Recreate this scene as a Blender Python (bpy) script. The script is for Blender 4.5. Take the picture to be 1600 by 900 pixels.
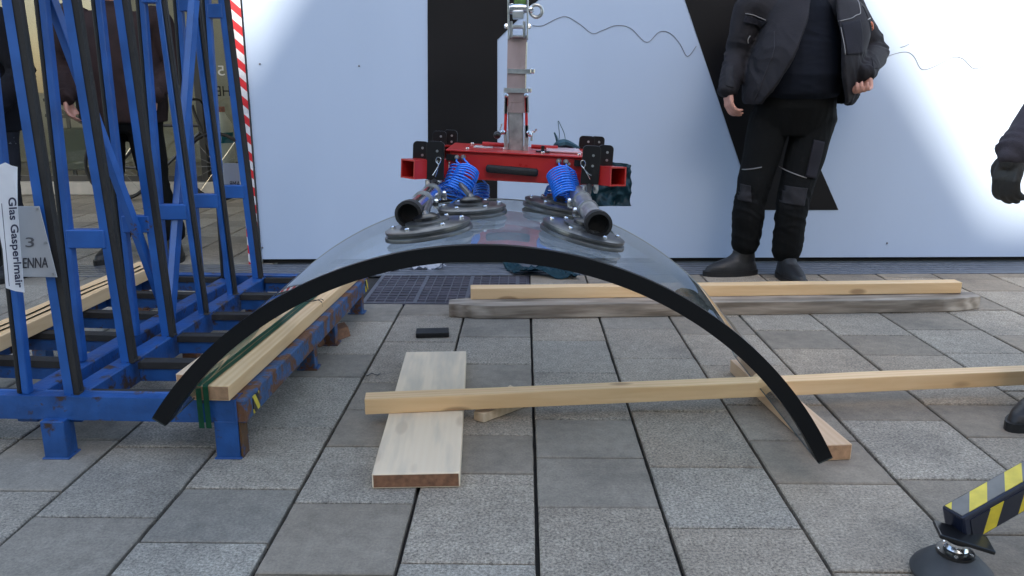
import bpy, bmesh, math, random
from mathutils import Vector as V, Matrix, noise
R=math.radians; PI=math.pi
random.seed(7)
for o in list(bpy.data.objects): bpy.data.objects.remove(o)
S=bpy.context.scene; C=S.collection
# ---------------------------------------------------------------- camera, sky, sun, exposure
FPX=1250.0; CH=1.1; PITCH=R(13.93); YAW=R(.87)
cd=bpy.data.cameras.new('camera'); cam=bpy.data.objects.new('camera',cd); C.objects.link(cam)
cam.location=(0,0,CH); cam.rotation_euler=(PI/2-PITCH,0,YAW); cd.sensor_width=36; cd.lens=36*FPX/1600; cd.clip_end=600; cd.clip_start=.02
S.camera=cam
SUN_EL=R(33); SUN_AZ=R(0)      # the sun stands behind the camera, light travels towards +Y
w=bpy.data.worlds.new('World'); S.world=w; w.use_nodes=True
nt=w.node_tree; bg=nt.nodes['Background']; sk=nt.nodes.new('ShaderNodeTexSky'); sk.sky_type='NISHITA'; sk.sun_disc=False
sk.sun_elevation=SUN_EL; sk.sun_rotation=PI; sk.air_density=1.2; sk.dust_density=2.0; sk.ozone_density=.7
nt.links.new(sk.outputs[0],bg.inputs[0]); bg.inputs[1].default_value=.15
sl=bpy.data.lights.new('sun','SUN'); sl.energy=3.2; sl.angle=R(1.2); sl.color=(1,.89,.73)
so=bpy.data.objects.new('sun',sl); C.objects.link(so); so.rotation_euler=(PI/2-SUN_EL,0,0)   # -Z axis towards +Y and down
S.view_settings.view_transform='Standard'; S.view_settings.look='None'; S.view_settings.gamma=1; S.view_settings.exposure=1.72

# ---------------------------------------------------------------- helpers
def ray(x,y):
    a,b=(x-800)/FPX,(450-y)/FPX
    d=V((a,math.cos(PITCH)+b*math.sin(PITCH),-math.sin(PITCH)+b*math.cos(PITCH)))
    return Matrix.Rotation(YAW,3,'Z')@d
CO=V((0,0,CH))
def G(x,y,z=0): d=ray(x,y); return CO+d*((z-CH)/d.z)
def P(x,y,Y): d=ray(x,y); return CO+d*(Y/d.y)
def obj(name,bm,mat,parent=None,smooth=False,bevel=0,seg=1,flat=.6):
    if bevel:
        es=[e for e in bm.edges if len(e.link_faces)==2 and e.calc_face_angle(0)>.5]
        bmesh.ops.bevel(bm,geom=es,offset=bevel,segments=seg,profile=.5,affect='EDGES',clamp_overlap=True)
    me=bpy.data.meshes.new(name); bm.to_mesh(me); bm.free()
    return mobj(name,me,mat,parent,smooth,flat)
def mobj(name,me,mat,parent=None,smooth=False,flat=.6):
    o=bpy.data.objects.new(name,me); C.objects.link(o)
    for m in (mat if isinstance(mat,(list,tuple)) else [mat]): me.materials.append(m)
    if parent:
        o.parent=parent; me.transform(wm(parent).inverted())
    if smooth:
        me.shade_smooth()
        me.set_sharp_from_angle(angle=flat)
    return o
def wm(o):
    return (wm(o.parent)@o.matrix_basis) if o.parent else o.matrix_basis.copy()
def tag(o,label=None,cat=None,group=None,kind=None):
    if label: o['label']=label
    if cat: o['category']=cat
    if group: o['group']=group
    if kind: o['kind']=kind
    return o
def thing(name,label,cat,loc=(0,0,0),group=None,mat=None):
    o=bpy.data.objects.new(name,None); C.objects.link(o); o.empty_display_size=.1
    if mat is not None: o.matrix_basis=mat
    else: o.location=loc; 
    o.matrix_basis=o.matrix_basis
    return tag(o,label,cat,group)
def setbase(o,p):
    "moves a mesh object's origin to its base"
    p=V(p); o.data.transform(Matrix.Translation(-p)); o.matrix_basis=Matrix.Translation(p); return o
def frame(p0,p1,up=V((0,0,1))):
    x=(p1-p0).normalized(); y=up.cross(x); y=y.normalized() if y.length>1e-5 else V((0,1,0)); z=x.cross(y)
    return Matrix((x,y,z)).transposed()
def box(bm,c,s,M=None):
    M=M or Matrix.Identity(3); c=V(c)
    r=bmesh.ops.create_cube(bm,size=1)
    for v in r['verts']: v.co=c+M@V((v.co.x*s[0],v.co.y*s[1],v.co.z*s[2]))
    return r['verts']
def bar(bm,p0,p1,w,h,up=V((0,0,1))):
    p0,p1=V(p0),V(p1); return box(bm,(p0+p1)/2,((p1-p0).length,w,h),frame(p0,p1,up))
def tube(bm,pts,r,n=8,cap=True,closed=False):
    pts=[V(p) for p in pts]; N=len(pts); rings=[]; prev=None
    for i,p in enumerate(pts):
        if closed: t=pts[(i+1)%N]-pts[i-1]
        else: t=pts[min(i+1,N-1)]-pts[max(i-1,0)]
        t.normalize()
        if prev is None:
            u=t.orthogonal().normalized()
        else:
            u=(prev-t*prev.dot(t)).normalized()
        prev=u; v=t.cross(u); rr=r[i] if isinstance(r,(list,tuple)) else r
        rings.append([bm.verts.new(p+(u*math.cos(a)+v*math.sin(a))*rr) for a in [2*PI*k/n for k in range(n)]])
    M=N if closed else N-1
    for i in range(M):
        A,B=rings[i],rings[(i+1)%N]
        for k in range(n): bm.faces.new((A[k],A[(k+1)%n],B[(k+1)%n],B[k]))
    if cap and not closed:
        bm.faces.new(rings[0][::-1]); bm.faces.new(rings[-1])
def lathe(bm,O,axis,prof,n=32):
    "prof: list of (radius, height) along axis"
    O=V(O); a=V(axis).normalized(); u=a.orthogonal().normalized(); v=a.cross(u); rings=[]
    for r,h in prof:
        rings.append([bm.verts.new(O+a*h+(u*math.cos(2*PI*k/n)+v*math.sin(2*PI*k/n))*max(r,1e-4)) for k in range(n)])
    for i in range(len(rings)-1):
        A,B=rings[i],rings[i+1]
        for k in range(n): bm.faces.new((A[k],A[(k+1)%n],B[(k+1)%n],B[k]))
    bm.faces.new(rings[0][::-1]); bm.faces.new(rings[-1])
def prism(bm,pts,d):
    "polygon of 3-D points extruded by vector d"
    d=V(d); a=[bm.verts.new(V(p)) for p in pts]; b=[bm.verts.new(V(p)+d) for p in pts]; n=len(a)
    bm.faces.new(a[::-1]); bm.faces.new(b)
    for i in range(n): bm.faces.new((a[i],a[(i+1)%n],b[(i+1)%n],b[i]))
def fixn(bm): bmesh.ops.recalc_face_normals(bm,faces=bm.faces); return bm
def B(): return bmesh.new()
def spline(pts,n=6):
    pts=[V(p) for p in pts]; out=[]
    for i in range(len(pts)-1):
        a=pts[max(i-1,0)];b=pts[i];c=pts[i+1];d=pts[min(i+2,len(pts)-1)]
        for k in range(n):
            t=k/n; out.append(.5*((2*b)+(c-a)*t+(2*a-5*b+4*c-d)*t*t+(3*b-a-3*c+d)*t**3))
    return out+[pts[-1]]
def remesh(bm,vox,smooth=3,fold=None):
    fixn(bm); me=bpy.data.meshes.new('tmp'); bm.to_mesh(me); bm.free(); o=bpy.data.objects.new('tmp',me); C.objects.link(o)
    m=o.modifiers.new('r','REMESH'); m.mode='VOXEL'; m.voxel_size=vox
    if smooth: s=o.modifiers.new('s','SMOOTH'); s.iterations=smooth; s.factor=.5
    bpy.context.view_layer.update(); dg=bpy.context.evaluated_depsgraph_get()
    r=bpy.data.meshes.new_from_object(o.evaluated_get(dg)); bpy.data.objects.remove(o)
    if fold:
        co=[v.co.copy() for v in r.vertices]; no=[v.normal.copy() for v in r.vertices]
        for v,c,n in zip(r.vertices,co,no): v.co=c+n*fold(c)
    r.materials.clear(); return r
def text_mesh(body,O,U,Vv,mat,parent,name='lettering',bold=0,thick=.0015,normal=None):
    cu=bpy.data.curves.new('t','FONT'); cu.body=body; cu.offset=bold; cu.extrude=.01
    o=bpy.data.objects.new('t',cu); C.objects.link(o); bpy.context.view_layer.update()
    me=bpy.data.meshes.new_from_object(o.evaluated_get(bpy.context.evaluated_depsgraph_get())); bpy.data.objects.remove(o)
    xs=[v.co.x for v in me.vertices]; ys=[v.co.y for v in me.vertices]
    x0,x1,y0,y1=min(xs),max(xs),min(ys),max(ys); U=V(U);Vv=V(Vv); n=V(normal).normalized()
    for v in me.vertices:
        v.co=V(O)+U*((v.co.x-x0)/(x1-x0))+Vv*((v.co.y-y0)/(y1-y0))+n*(thick*(1 if v.co.z>0 else -.3))
    me.materials.clear(); me.name=name
    return mobj(name,me,mat,parent)

# ---------------------------------------------------------------- materials
def mat(name,col,rough=.6,metal=0,spec=.5,noise_amt=0,nscale=8,bump=0,bscale=60,col2=None,thr=.5,soft=.1,rough2=None,metal2=None,coat=0,stretch=(1,1,1),coord='Object'):
    m=bpy.data.materials.new(name); m.use_nodes=True; n=m.node_tree; L=n.links; b=n.nodes['Principled BSDF']
    b.inputs['Base Color'].default_value=(*col,1); b.inputs['Roughness'].default_value=rough; b.inputs['Metallic'].default_value=metal
    b.inputs['Specular IOR Level'].default_value=spec; b.inputs['Coat Weight'].default_value=coat
    tc=n.nodes.new('ShaderNodeTexCoord'); mp=n.nodes.new('ShaderNodeMapping'); mp.inputs['Scale'].default_value=stretch; L.new(tc.outputs[coord],mp.inputs[0])
    out=None
    if noise_amt:
        t=n.nodes.new('ShaderNodeTexNoise'); t.inputs['Scale'].default_value=nscale; t.inputs['Detail'].default_value=6; L.new(mp.outputs[0],t.inputs[0])
        mr=n.nodes.new('ShaderNodeMapRange'); mr.inputs['From Min'].default_value=.25; mr.inputs['From Max'].default_value=.75
        mr.inputs['To Min'].default_value=1-noise_amt; mr.inputs['To Max'].default_value=1+noise_amt; L.new(t.outputs[0],mr.inputs[0])
        mx=n.nodes.new('ShaderNodeVectorMath'); mx.operation='SCALE'; mx.inputs[0].default_value=col; L.new(mr.outputs[0],mx.inputs['Scale']); out=mx.outputs[0]
        L.new(out,b.inputs['Base Color'])
        r2=n.nodes.new('ShaderNodeMapRange'); r2.inputs['To Min'].default_value=max(rough-.12,0); r2.inputs['To Max'].default_value=min(rough+.12,1); L.new(t.outputs[0],r2.inputs[0]); L.new(r2.outputs[0],b.inputs['Roughness'])
    if col2:
        t=n.nodes.new('ShaderNodeTexNoise'); t.inputs['Scale'].default_value=nscale*.8; t.inputs['Detail'].default_value=9; t.inputs['Roughness'].default_value=.7; L.new(mp.outputs[0],t.inputs[0])
        mr=n.nodes.new('ShaderNodeMapRange'); mr.inputs['From Min'].default_value=thr; mr.inputs['From Max'].default_value=thr+soft; L.new(t.outputs[0],mr.inputs[0])
        mx=n.nodes.new('ShaderNodeMix'); mx.data_type='RGBA'; L.new(mr.outputs[0],mx.inputs[0])
        if out: L.new(out,mx.inputs[6])
        else: mx.inputs[6].default_value=(*col,1)
        mx.inputs[7].default_value=(*col2,1); L.new(mx.outputs[2],b.inputs['Base Color'])
    if bump:
        t=n.nodes.new('ShaderNodeTexNoise'); t.inputs['Scale'].default_value=bscale; t.inputs['Detail'].default_value=4; L.new(mp.outputs[0],t.inputs[0])
        bp=n.nodes.new('ShaderNodeBump'); bp.inputs['Strength'].default_value=bump; bp.inputs['Distance'].default_value=.004; L.new(t.outputs[0],bp.inputs['Height']); L.new(bp.outputs[0],b.inputs['Normal'])
    return m
def wood_mat(name,a,b_,dark=(.25,.13,.06),knot=1.0,rough=.6,dirt=None):
    "grain runs along local X"
    m=bpy.data.materials.new(name); m.use_nodes=True; n=m.node_tree; L=n.links; b=n.nodes['Principled BSDF']; N=n.nodes.new
    tc=N('ShaderNodeTexCoord'); mp=N('ShaderNodeMapping'); mp.inputs['Scale'].default_value=(1.2,14,14); L.new(tc.outputs['Object'],mp.inputs[0])
    t=N('ShaderNodeTexNoise'); t.inputs['Scale'].default_value=3; t.inputs['Detail'].default_value=6; t.inputs['Distortion'].default_value=.6; L.new(mp.outputs[0],t.inputs[0])
    wv=N('ShaderNodeTexWave'); wv.bands_direction='Y'; wv.inputs['Scale'].default_value=1.1; wv.inputs['Distortion'].default_value=5; wv.inputs['Detail'].default_value=3; wv.inputs['Detail Scale'].default_value=.8; L.new(mp.outputs[0],wv.inputs[0])
    ad=N('ShaderNodeMath'); ad.operation='MULTIPLY_ADD'; L.new(wv.outputs['Fac'],ad.inputs[0]); ad.inputs[1].default_value=.35; L.new(t.outputs[0],ad.inputs[2])
    cr=N('ShaderNodeMapRange'); cr.inputs['From Min'].default_value=.35; cr.inputs['From Max'].default_value=1.0; L.new(ad.outputs[0],cr.inputs[0])
    mx=N('ShaderNodeMix'); mx.data_type='RGBA'; mx.inputs[6].default_value=(*a,1); mx.inputs[7].default_value=(*b_,1); L.new(cr.outputs[0],mx.inputs[0])
    vo=N('ShaderNodeTexVoronoi'); vo.inputs['Scale'].default_value=1; m2=N('ShaderNodeMapping'); m2.inputs['Scale'].default_value=(3.2,9,9); L.new(tc.outputs['Object'],m2.inputs[0]); L.new(m2.outputs[0],vo.inputs[0])
    kr=N('ShaderNodeMapRange'); kr.inputs['From Min'].default_value=.13; kr.inputs['From Max'].default_value=.20; kr.inputs['To Min'].default_value=.7*knot; kr.inputs['To Max'].default_value=0; L.new(vo.outputs['Distance'],kr.inputs[0])
    k=N('ShaderNodeMix'); k.data_type='RGBA'; k.inputs[7].default_value=(*dark,1); L.new(mx.outputs[2],k.inputs[6]); L.new(kr.outputs[0],k.inputs[0])
    last=k.outputs[2]
    if dirt:
        dn=N('ShaderNodeTexNoise'); dn.inputs['Scale'].default_value=2; dn.inputs['Detail'].default_value=9; dm2=N('ShaderNodeMapping'); dm2.inputs['Scale'].default_value=(1.3,9,9); L.new(tc.outputs['Object'],dm2.inputs[0]); L.new(dm2.outputs[0],dn.inputs[0])
        dr=N('ShaderNodeMapRange'); dr.inputs['From Min'].default_value=.45; dr.inputs['From Max'].default_value=.68; dr.inputs['To Max'].default_value=.8; L.new(dn.outputs[0],dr.inputs[0])
        dm=N('ShaderNodeMix'); dm.data_type='RGBA'; dm.inputs[7].default_value=(*dirt,1); L.new(last,dm.inputs[6]); L.new(dr.outputs[0],dm.inputs[0]); last=dm.outputs[2]
    L.new(last,b.inputs['Base Color']); b.inputs['Roughness'].default_value=rough
    bp=N('ShaderNodeBump'); bp.inputs['Strength'].default_value=.35; bp.inputs['Distance'].default_value=.002; L.new(ad.outputs[0],bp.inputs['Height']); L.new(bp.outputs[0],b.inputs['Normal'])
    return m
def stripe_mat(name,cols,period,kx,axis='X',rough=.35,kz=0,duty=.5):
    "two colours in slanted bands, measured in local metres"
    m=bpy.data.materials.new(name); m.use_nodes=True; n=m.node_tree; L=n.links; b=n.nodes['Principled BSDF']; N=n.nodes.new
    tc=N('ShaderNodeTexCoord'); d=N('ShaderNodeVectorMath'); d.operation='DOT_PRODUCT'; L.new(tc.outputs['Object'],d.inputs[0]); d.inputs[1].default_value=kx
    dv=N('ShaderNodeMath'); dv.operation='DIVIDE'; L.new(d.outputs['Value'],dv.inputs[0]); dv.inputs[1].default_value=period
    fr=N('ShaderNodeMath'); fr.operation='FRACT'; L.new(dv.outputs[0],fr.inputs[0]); gt=N('ShaderNodeMath'); gt.operation='GREATER_THAN'; gt.inputs[1].default_value=duty; L.new(fr.outputs[0],gt.inputs[0])
    nz=N('ShaderNodeTexNoise'); nz.inputs['Scale'].default_value=30; nz.inputs['Detail'].default_value=6; L.new(tc.outputs['Object'],nz.inputs[0])
    mr=N('ShaderNodeMapRange'); mr.inputs['From Min'].default_value=.3; mr.inputs['From Max'].default_value=.7; mr.inputs['To Min'].default_value=.8; mr.inputs['To Max'].default_value=1.05; L.new(nz.outputs[0],mr.inputs[0])
    mx=N('ShaderNodeMix'); mx.data_type='RGBA'; mx.inputs[6].default_value=(*cols[0],1); mx.inputs[7].default_value=(*cols[1],1); L.new(gt.outputs[0],mx.inputs[0])
    sc=N('ShaderNodeVectorMath'); sc.operation='SCALE'; L.new(mx.outputs[2],sc.inputs[0]); L.new(mr.outputs[0],sc.inputs['Scale']); L.new(sc.outputs[0],b.inputs['Base Color']); b.inputs['Roughness'].default_value=rough
    return m
def glass_mat(name,tint=(.93,.97,.95),ior=1.5,refl=(1,1,1),dust_haze=0):
    m=bpy.data.materials.new(name); m.use_nodes=True; n=m.node_tree; L=n.links; n.nodes.remove(n.nodes['Principled BSDF']); N=n.nodes.new
    tr=N('ShaderNodeBsdfTransparent'); tr.inputs[0].default_value=(*tint,1); gl=N('ShaderNodeBsdfGlossy'); gl.inputs['Roughness'].default_value=.015; gl.inputs['Color'].default_value=(*refl,1)
    fr=N('ShaderNodeFresnel'); ge=N('ShaderNodeNewGeometry'); io=N('ShaderNodeMapRange'); io.inputs['To Min'].default_value=ior; io.inputs['To Max'].default_value=1/ior; L.new(ge.outputs['Backfacing'],io.inputs[0]); L.new(io.outputs[0],fr.inputs[0]); mx=N('ShaderNodeMixShader'); L.new(fr.outputs[0],mx.inputs[0]); L.new(tr.outputs[0],mx.inputs[1]); L.new(gl.outputs[0],mx.inputs[2]); last=mx.outputs[0]
    if dust_haze:  # streaks of dust that also paint in the pale streaked reflection
        tc=N('ShaderNodeTexCoord'); mp=N('ShaderNodeMapping'); mp.inputs['Rotation'].default_value=(0,0,.5); mp.inputs['Scale'].default_value=(9,1.6,3); L.new(tc.outputs['Object'],mp.inputs[0]); nz=N('ShaderNodeTexNoise'); nz.inputs['Scale'].default_value=1.5; nz.inputs['Detail'].default_value=7; L.new(mp.outputs[0],nz.inputs[0])
        mr=N('ShaderNodeMapRange'); mr.inputs['From Min'].default_value=.38; mr.inputs['From Max'].default_value=.75; mr.inputs['To Min'].default_value=dust_haze*.25; mr.inputs['To Max'].default_value=dust_haze; L.new(nz.outputs[0],mr.inputs[0])
        df=N('ShaderNodeBsdfDiffuse'); df.inputs[0].default_value=(.7,.72,.72,1); m2=N('ShaderNodeMixShader'); L.new(mr.outputs[0],m2.inputs[0]); L.new(last,m2.inputs[1]); L.new(df.outputs[0],m2.inputs[2]); last=m2.outputs[0]
    L.new(last,n.nodes['Material Output'].inputs[0])
    return m
BLUE=mat('blue_paint',(.016,.095,.34),.38,noise_amt=.25,nscale=9,col2=(.07,.035,.02),thr=.66,soft=.03,bump=.15,bscale=40)
BLUE_WORN=mat('worn_blue_paint',(.012,.072,.25),.45,noise_amt=.3,nscale=14,col2=(.045,.026,.018),thr=.55,soft=.06,bump=.5,bscale=60)
BLUE_RUST=mat('rusty_blue_paint',(.03,.09,.22),.6,noise_amt=.4,nscale=18,col2=(.13,.055,.025),thr=.47,soft=.07,bump=.8,bscale=70)
RUBBER=mat('black_rubber',(.006,.006,.0065),.62,noise_amt=.25,nscale=20,bump=.25,bscale=120)
RUBBER_G=mat('scuffed_rubber',(.017,.016,.016),.7,noise_amt=.4,nscale=12,col2=(.05,.047,.044),thr=.62,soft=.12,bump=.3,bscale=90)
EDGE=mat('black_edge_seal',(.002,.0025,.0035),.42,spec=.35)
WHITE=mat('white_print',(.80,.80,.79),.5,noise_amt=.02,nscale=2)
BLACKP=mat('black_print',(.006,.0055,.0065),.45,spec=.3,noise_amt=.2,nscale=2)
PENCIL=mat('grey_marker',(.17,.17,.20),.8)
RED=mat('red_powder_coat',(.42,.018,.016),.32,noise_amt=.1,nscale=20,bump=.05,bscale=120)
BLK=mat('black_powder_coat',(.008,.008,.009),.3)
GALV=mat('galvanised_steel',(.55,.57,.58),.34,metal=.95,noise_amt=.25,nscale=30,bump=.15,bscale=50)
CHROME=mat('bright_steel',(.75,.76,.77),.18,metal=1)
DULL=mat('dull_aluminium',(.40,.40,.40),.42,metal=.8,noise_amt=.3,nscale=40,bump=.2,bscale=90)
MAUVE=mat('worn_boom_paint',(.30,.235,.23),.5,noise_amt=.3,nscale=14,col2=(.42,.36,.35),thr=.55,soft=.2,stretch=(1,1,.4))
HOSE=mat('blue_hose',(.012,.19,.80),.22,spec=.6,coat=.3)
STRAP=mat('green_strap',(.012,.11,.05),.4,noise_amt=.2,nscale=40)
BUBBLE=mat('spirit_yellow',(.35,.45,.08),.4)
TEAL=mat('teal_fabric',(.008,.055,.08),.45,noise_amt=.3,nscale=12,bump=.2,bscale=150)
PAPER=mat('crumpled_paper',(.72,.74,.80),.7)
SKIN=mat('skin',(.50,.25,.19),.5,noise_amt=.12,nscale=40,bump=.2,bscale=160)
CLOTH=mat('black_work_cloth',(.007,.007,.010),.85,spec=.15,noise_amt=.3,nscale=10,bump=.4,bscale=160)
CLOTH2=mat('charcoal_cloth',(.045,.044,.052),.85,spec=.15,noise_amt=.25,nscale=10,bump=.4,bscale=160)
NAVY=mat('navy_sweater',(.006,.008,.014),.8,spec=.15,noise_amt=.2,nscale=10,bump=.3,bscale=200)
BROWN=mat('brown_black_jacket',(.030,.019,.019),.8,spec=.15,noise_amt=.3,nscale=8,bump=.4,bscale=160)
TROU=mat('black_trousers',(.005,.0055,.006),.85,spec=.15,noise_amt=.35,nscale=9,col2=(.016,.016,.018),thr=.6,soft=.15,bump=.4,bscale=160)
TROU_P=mat('paint_spattered_trousers',(.018,.019,.026),.85,spec=.15,noise_amt=.3,nscale=9,col2=(.30,.32,.36),thr=.60,soft=.03,bump=.4,bscale=120)
BOOT=mat('black_boot_leather',(.012,.012,.013),.5,noise_amt=.3,nscale=20,bump=.3,bscale=90)
PIPING=mat('reflective_piping',(.22,.215,.22),.4)
PATCH=mat('orange_badge',(.55,.16,.08),.6)
HAIR=mat('dark_hair',(.03,.02,.015),.7,bump=.8,bscale=120)
GREYPL=mat('grey_plate',(.36,.37,.39),.4,noise_amt=.06,nscale=10)
INK=mat('dark_ink',(.02,.025,.06),.5)
W_LIGHT=wood_mat('new_spruce',(.82,.575,.325),(.70,.45,.225))
W_PALE=wood_mat('pale_spruce',(.66,.52,.36),(.55,.41,.27),knot=.7)
W_END=mat('end_grain',(.42,.24,.13),.7,noise_amt=.25,nscale=60,bump=.3)
W_BOARD=wood_mat('limewashed_board',(.80,.655,.475),(.78,.63,.45),knot=.4,dirt=(.56,.48,.37))
W_OLDEND=mat('brown_end_grain',(.20,.095,.05),.8,noise_amt=.4,nscale=50,bump=.5)
W_GREY=wood_mat('weathered_timber',(.52,.45,.37),(.20,.155,.115),dark=(.04,.03,.02),dirt=(.07,.055,.04),knot=.5)
W_PINK=wood_mat('reddish_spruce',(.64,.44,.28),(.56,.36,.21),knot=.3)
HAZ_T=stripe_mat('grey_yellow_tape',((.16,.155,.14),(.72,.56,.05)),.106,(1,-1.1,0),rough=.3)
HAZ_S=stripe_mat('black_yellow_tape',((.012,.014,.025),(.66,.50,.03)),.106,(1,0,-.55),rough=.35,duty=.62)
TAPE=stripe_mat('red_white_tape',((.62,.64,.68),(.55,.02,.03)),.108,(.9,0,1),rough=.4)
HAZ_L=stripe_mat('small_hazard_sticker',((.02,.02,.02),(.75,.60,.05)),.05,(0,1,.7))
DARK=mat('shade_and_print_black',(.006,.006,.006),.9)  # matt black for lettering and for shade painted into gap and bore
GLASS=glass_mat('clear_glass',(.92,.95,.95),2.0,dust_haze=.03)
SHOPGLASS=glass_mat('shop_glass',(.82,.85,.82),1.5)

# ---------------------------------------------------------------- ground and pavement
m=mat('joint_grit',(.03,.028,.025),.95,bump=1,bscale=200)
bm=B(); bmesh.ops.create_grid(bm,x_segments=2,y_segments=2,size=250); 
for v in bm.verts: v.co.z=-.022
g=obj('ground',bm,m); tag(g,kind='structure')
def paver_mat():
    m=bpy.data.materials.new('concrete_paver'); m.use_nodes=True; n=m.node_tree; L=n.links; b=n.nodes['Principled BSDF']; N=n.nodes.new
    tc=N('ShaderNodeTexCoord'); at=N('ShaderNodeAttribute'); at.attribute_name='tone'; sp=N('ShaderNodeSeparateColor'); L.new(at.outputs['Color'],sp.inputs[0])
    def nz(s,d,r=.6):
        t=N('ShaderNodeTexNoise'); t.inputs['Scale'].default_value=s; t.inputs['Detail'].default_value=d; t.inputs['Roughness'].default_value=r; L.new(tc.outputs['Object'],t.inputs[0]); return t.outputs[0]
    def rng(x,a,b_,c,d):
        r=N('ShaderNodeMapRange'); L.new(x,r.inputs[0]); 
        for i,v in zip(('From Min','From Max','To Min','To Max'),(a,b_,c,d)):
            if isinstance(v,float) or isinstance(v,int): r.inputs[i].default_value=v
            else: L.new(v,r.inputs[i])
        return r.outputs[0]
    fine=nz(130,3,.8); mid=nz(24,5); big=nz(2.2,4)
    # G channel = roughness class (0 smooth .. 1 blasted): amount of speckle
    am=N('ShaderNodeMath'); am.operation='MULTIPLY_ADD'; L.new(sp.outputs[1],am.inputs[0]); am.inputs[1].default_value=.62; am.inputs[2].default_value=.16
    lo=N('ShaderNodeMath'); lo.operation='SUBTRACT'; lo.inputs[0].default_value=1; L.new(am.outputs[0],lo.inputs[1])
    hi=N('ShaderNodeMath'); hi.operation='ADD'; hi.inputs[0].default_value=1; L.new(am.outputs[0],hi.inputs[1])
    f=rng(fine,.3,.7,lo.outputs[0],hi.outputs[0]); mm=rng(mid,.3,.7,.84,1.14); bb=rng(big,.35,.65,.88,1.1)
    def mul(a,b_): 
        k=N('ShaderNodeMath'); k.operation='MULTIPLY'; L.new(a,k.inputs[0]); L.new(b_,k.inputs[1]); return k.outputs[0]
    val=mul(mul(mul(f,mm),bb),sp.outputs[0])
    cc=N('ShaderNodeMix'); cc.data_type='RGBA'; cc.inputs[6].default_value=(1.09,1.0,.84,1); cc.inputs[7].default_value=(1.24,.99,.72,1); L.new(sp.outputs[2],cc.inputs[0])
    sc=N('ShaderNodeVectorMath'); sc.operation='SCALE'; L.new(cc.outputs[2],sc.inputs[0]); L.new(val,sc.inputs['Scale'])
    # pale scuffs and gum spots
    sv=N('ShaderNodeTexVoronoi'); sv.inputs['Scale'].default_value=2.1; L.new(tc.outputs['Object'],sv.inputs[0]); sr=rng(sv.outputs['Distance'],.018,.03,.75,0.0)
    st=nz(3.3,9,.8); s2=rng(st,.70,.76,0.0,.5); mxm=N('ShaderNodeMath'); mxm.operation='MAXIMUM'; L.new(sr,mxm.inputs[0]); L.new(s2,mxm.inputs[1])
    mx=N('ShaderNodeMix'); mx.data_type='RGBA'; mx.inputs[7].default_value=(.33,.33,.32,1); L.new(mxm.outputs[0],mx.inputs[0]); L.new(sc.outputs[0],mx.inputs[6]); 
    dk=nz(1.3,7,.65); d2=rng(dk,.52,.72,0.0,.5); m3=N('ShaderNodeMix'); m3.data_type='RGBA'; m3.inputs[7].default_value=(.045,.043,.042,1); L.new(d2,m3.inputs[0]); L.new(mx.outputs[2],m3.inputs[6]); L.new(m3.outputs[2],b.inputs['Base Color'])
    b.inputs['Roughness'].default_value=.72; b.inputs['Specular IOR Level'].default_value=.4
    bp=N('ShaderNodeBump'); bp.inputs['Distance'].default_value=.0035; st=rng(sp.outputs[1],0,1,.25,.9); L.new(st,bp.inputs['Strength']); L.new(fine,bp.inputs['Height']); L.new(bp.outputs[0],b.inputs['Normal'])
    return m
SL=[-1.443,-1.152,-.857,-.562,-.266,.029,.329,.638,.954,1.273,1.589,1.905]
joints={0:[686.7,766],1:[698.7,807.5],2:[502,553,588.7,669,763,846.7],3:[534,597.5,640.7,697,785,897],4:[495,526.5,568.7,612,678.7,738.7,879],
        5:[496.7,532,583,655,714.7,792],6:[514,560,642.5,729,824.5],7:[494,522.5,571,632.5,688,755,893],8:[516,544.7,609,656.7,749,834.7],9:[524,555,632,683],10:[515,552,611]}
cs=math.cos(PITCH)
def colX(s):      # ground X of a longitudinal joint
    a=G(819+s*400,540); b_=G(819+s*700,840); return (a.x+b_.x)/2
XL=[colX(s) for s in SL]
while XL[0]>-8: XL.insert(0,XL[0]-random.choice((.33,.335,.345)))
off=[i for i,x in enumerate(XL) if abs(x-colX(SL[0]))<1e-6][0]
while XL[-1]<9: XL.append(XL[-1]+random.choice((.35,.352,.345)))
WA=V((-1.702,5.067,0)); WB=V((3.299,5.223,0)); WD=(WB-WA).normalized(); WN=V((WD.y,-WD.x,0))  # hoarding line, normal to camera
def wallY(x): return WA.y+(x-WA.x)*WD.y/WD.x
DR=.36            # width of the drain channel in front of the hoarding
bm=B(); tl=bm.loops.layers.float_color.new('tone')
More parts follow.
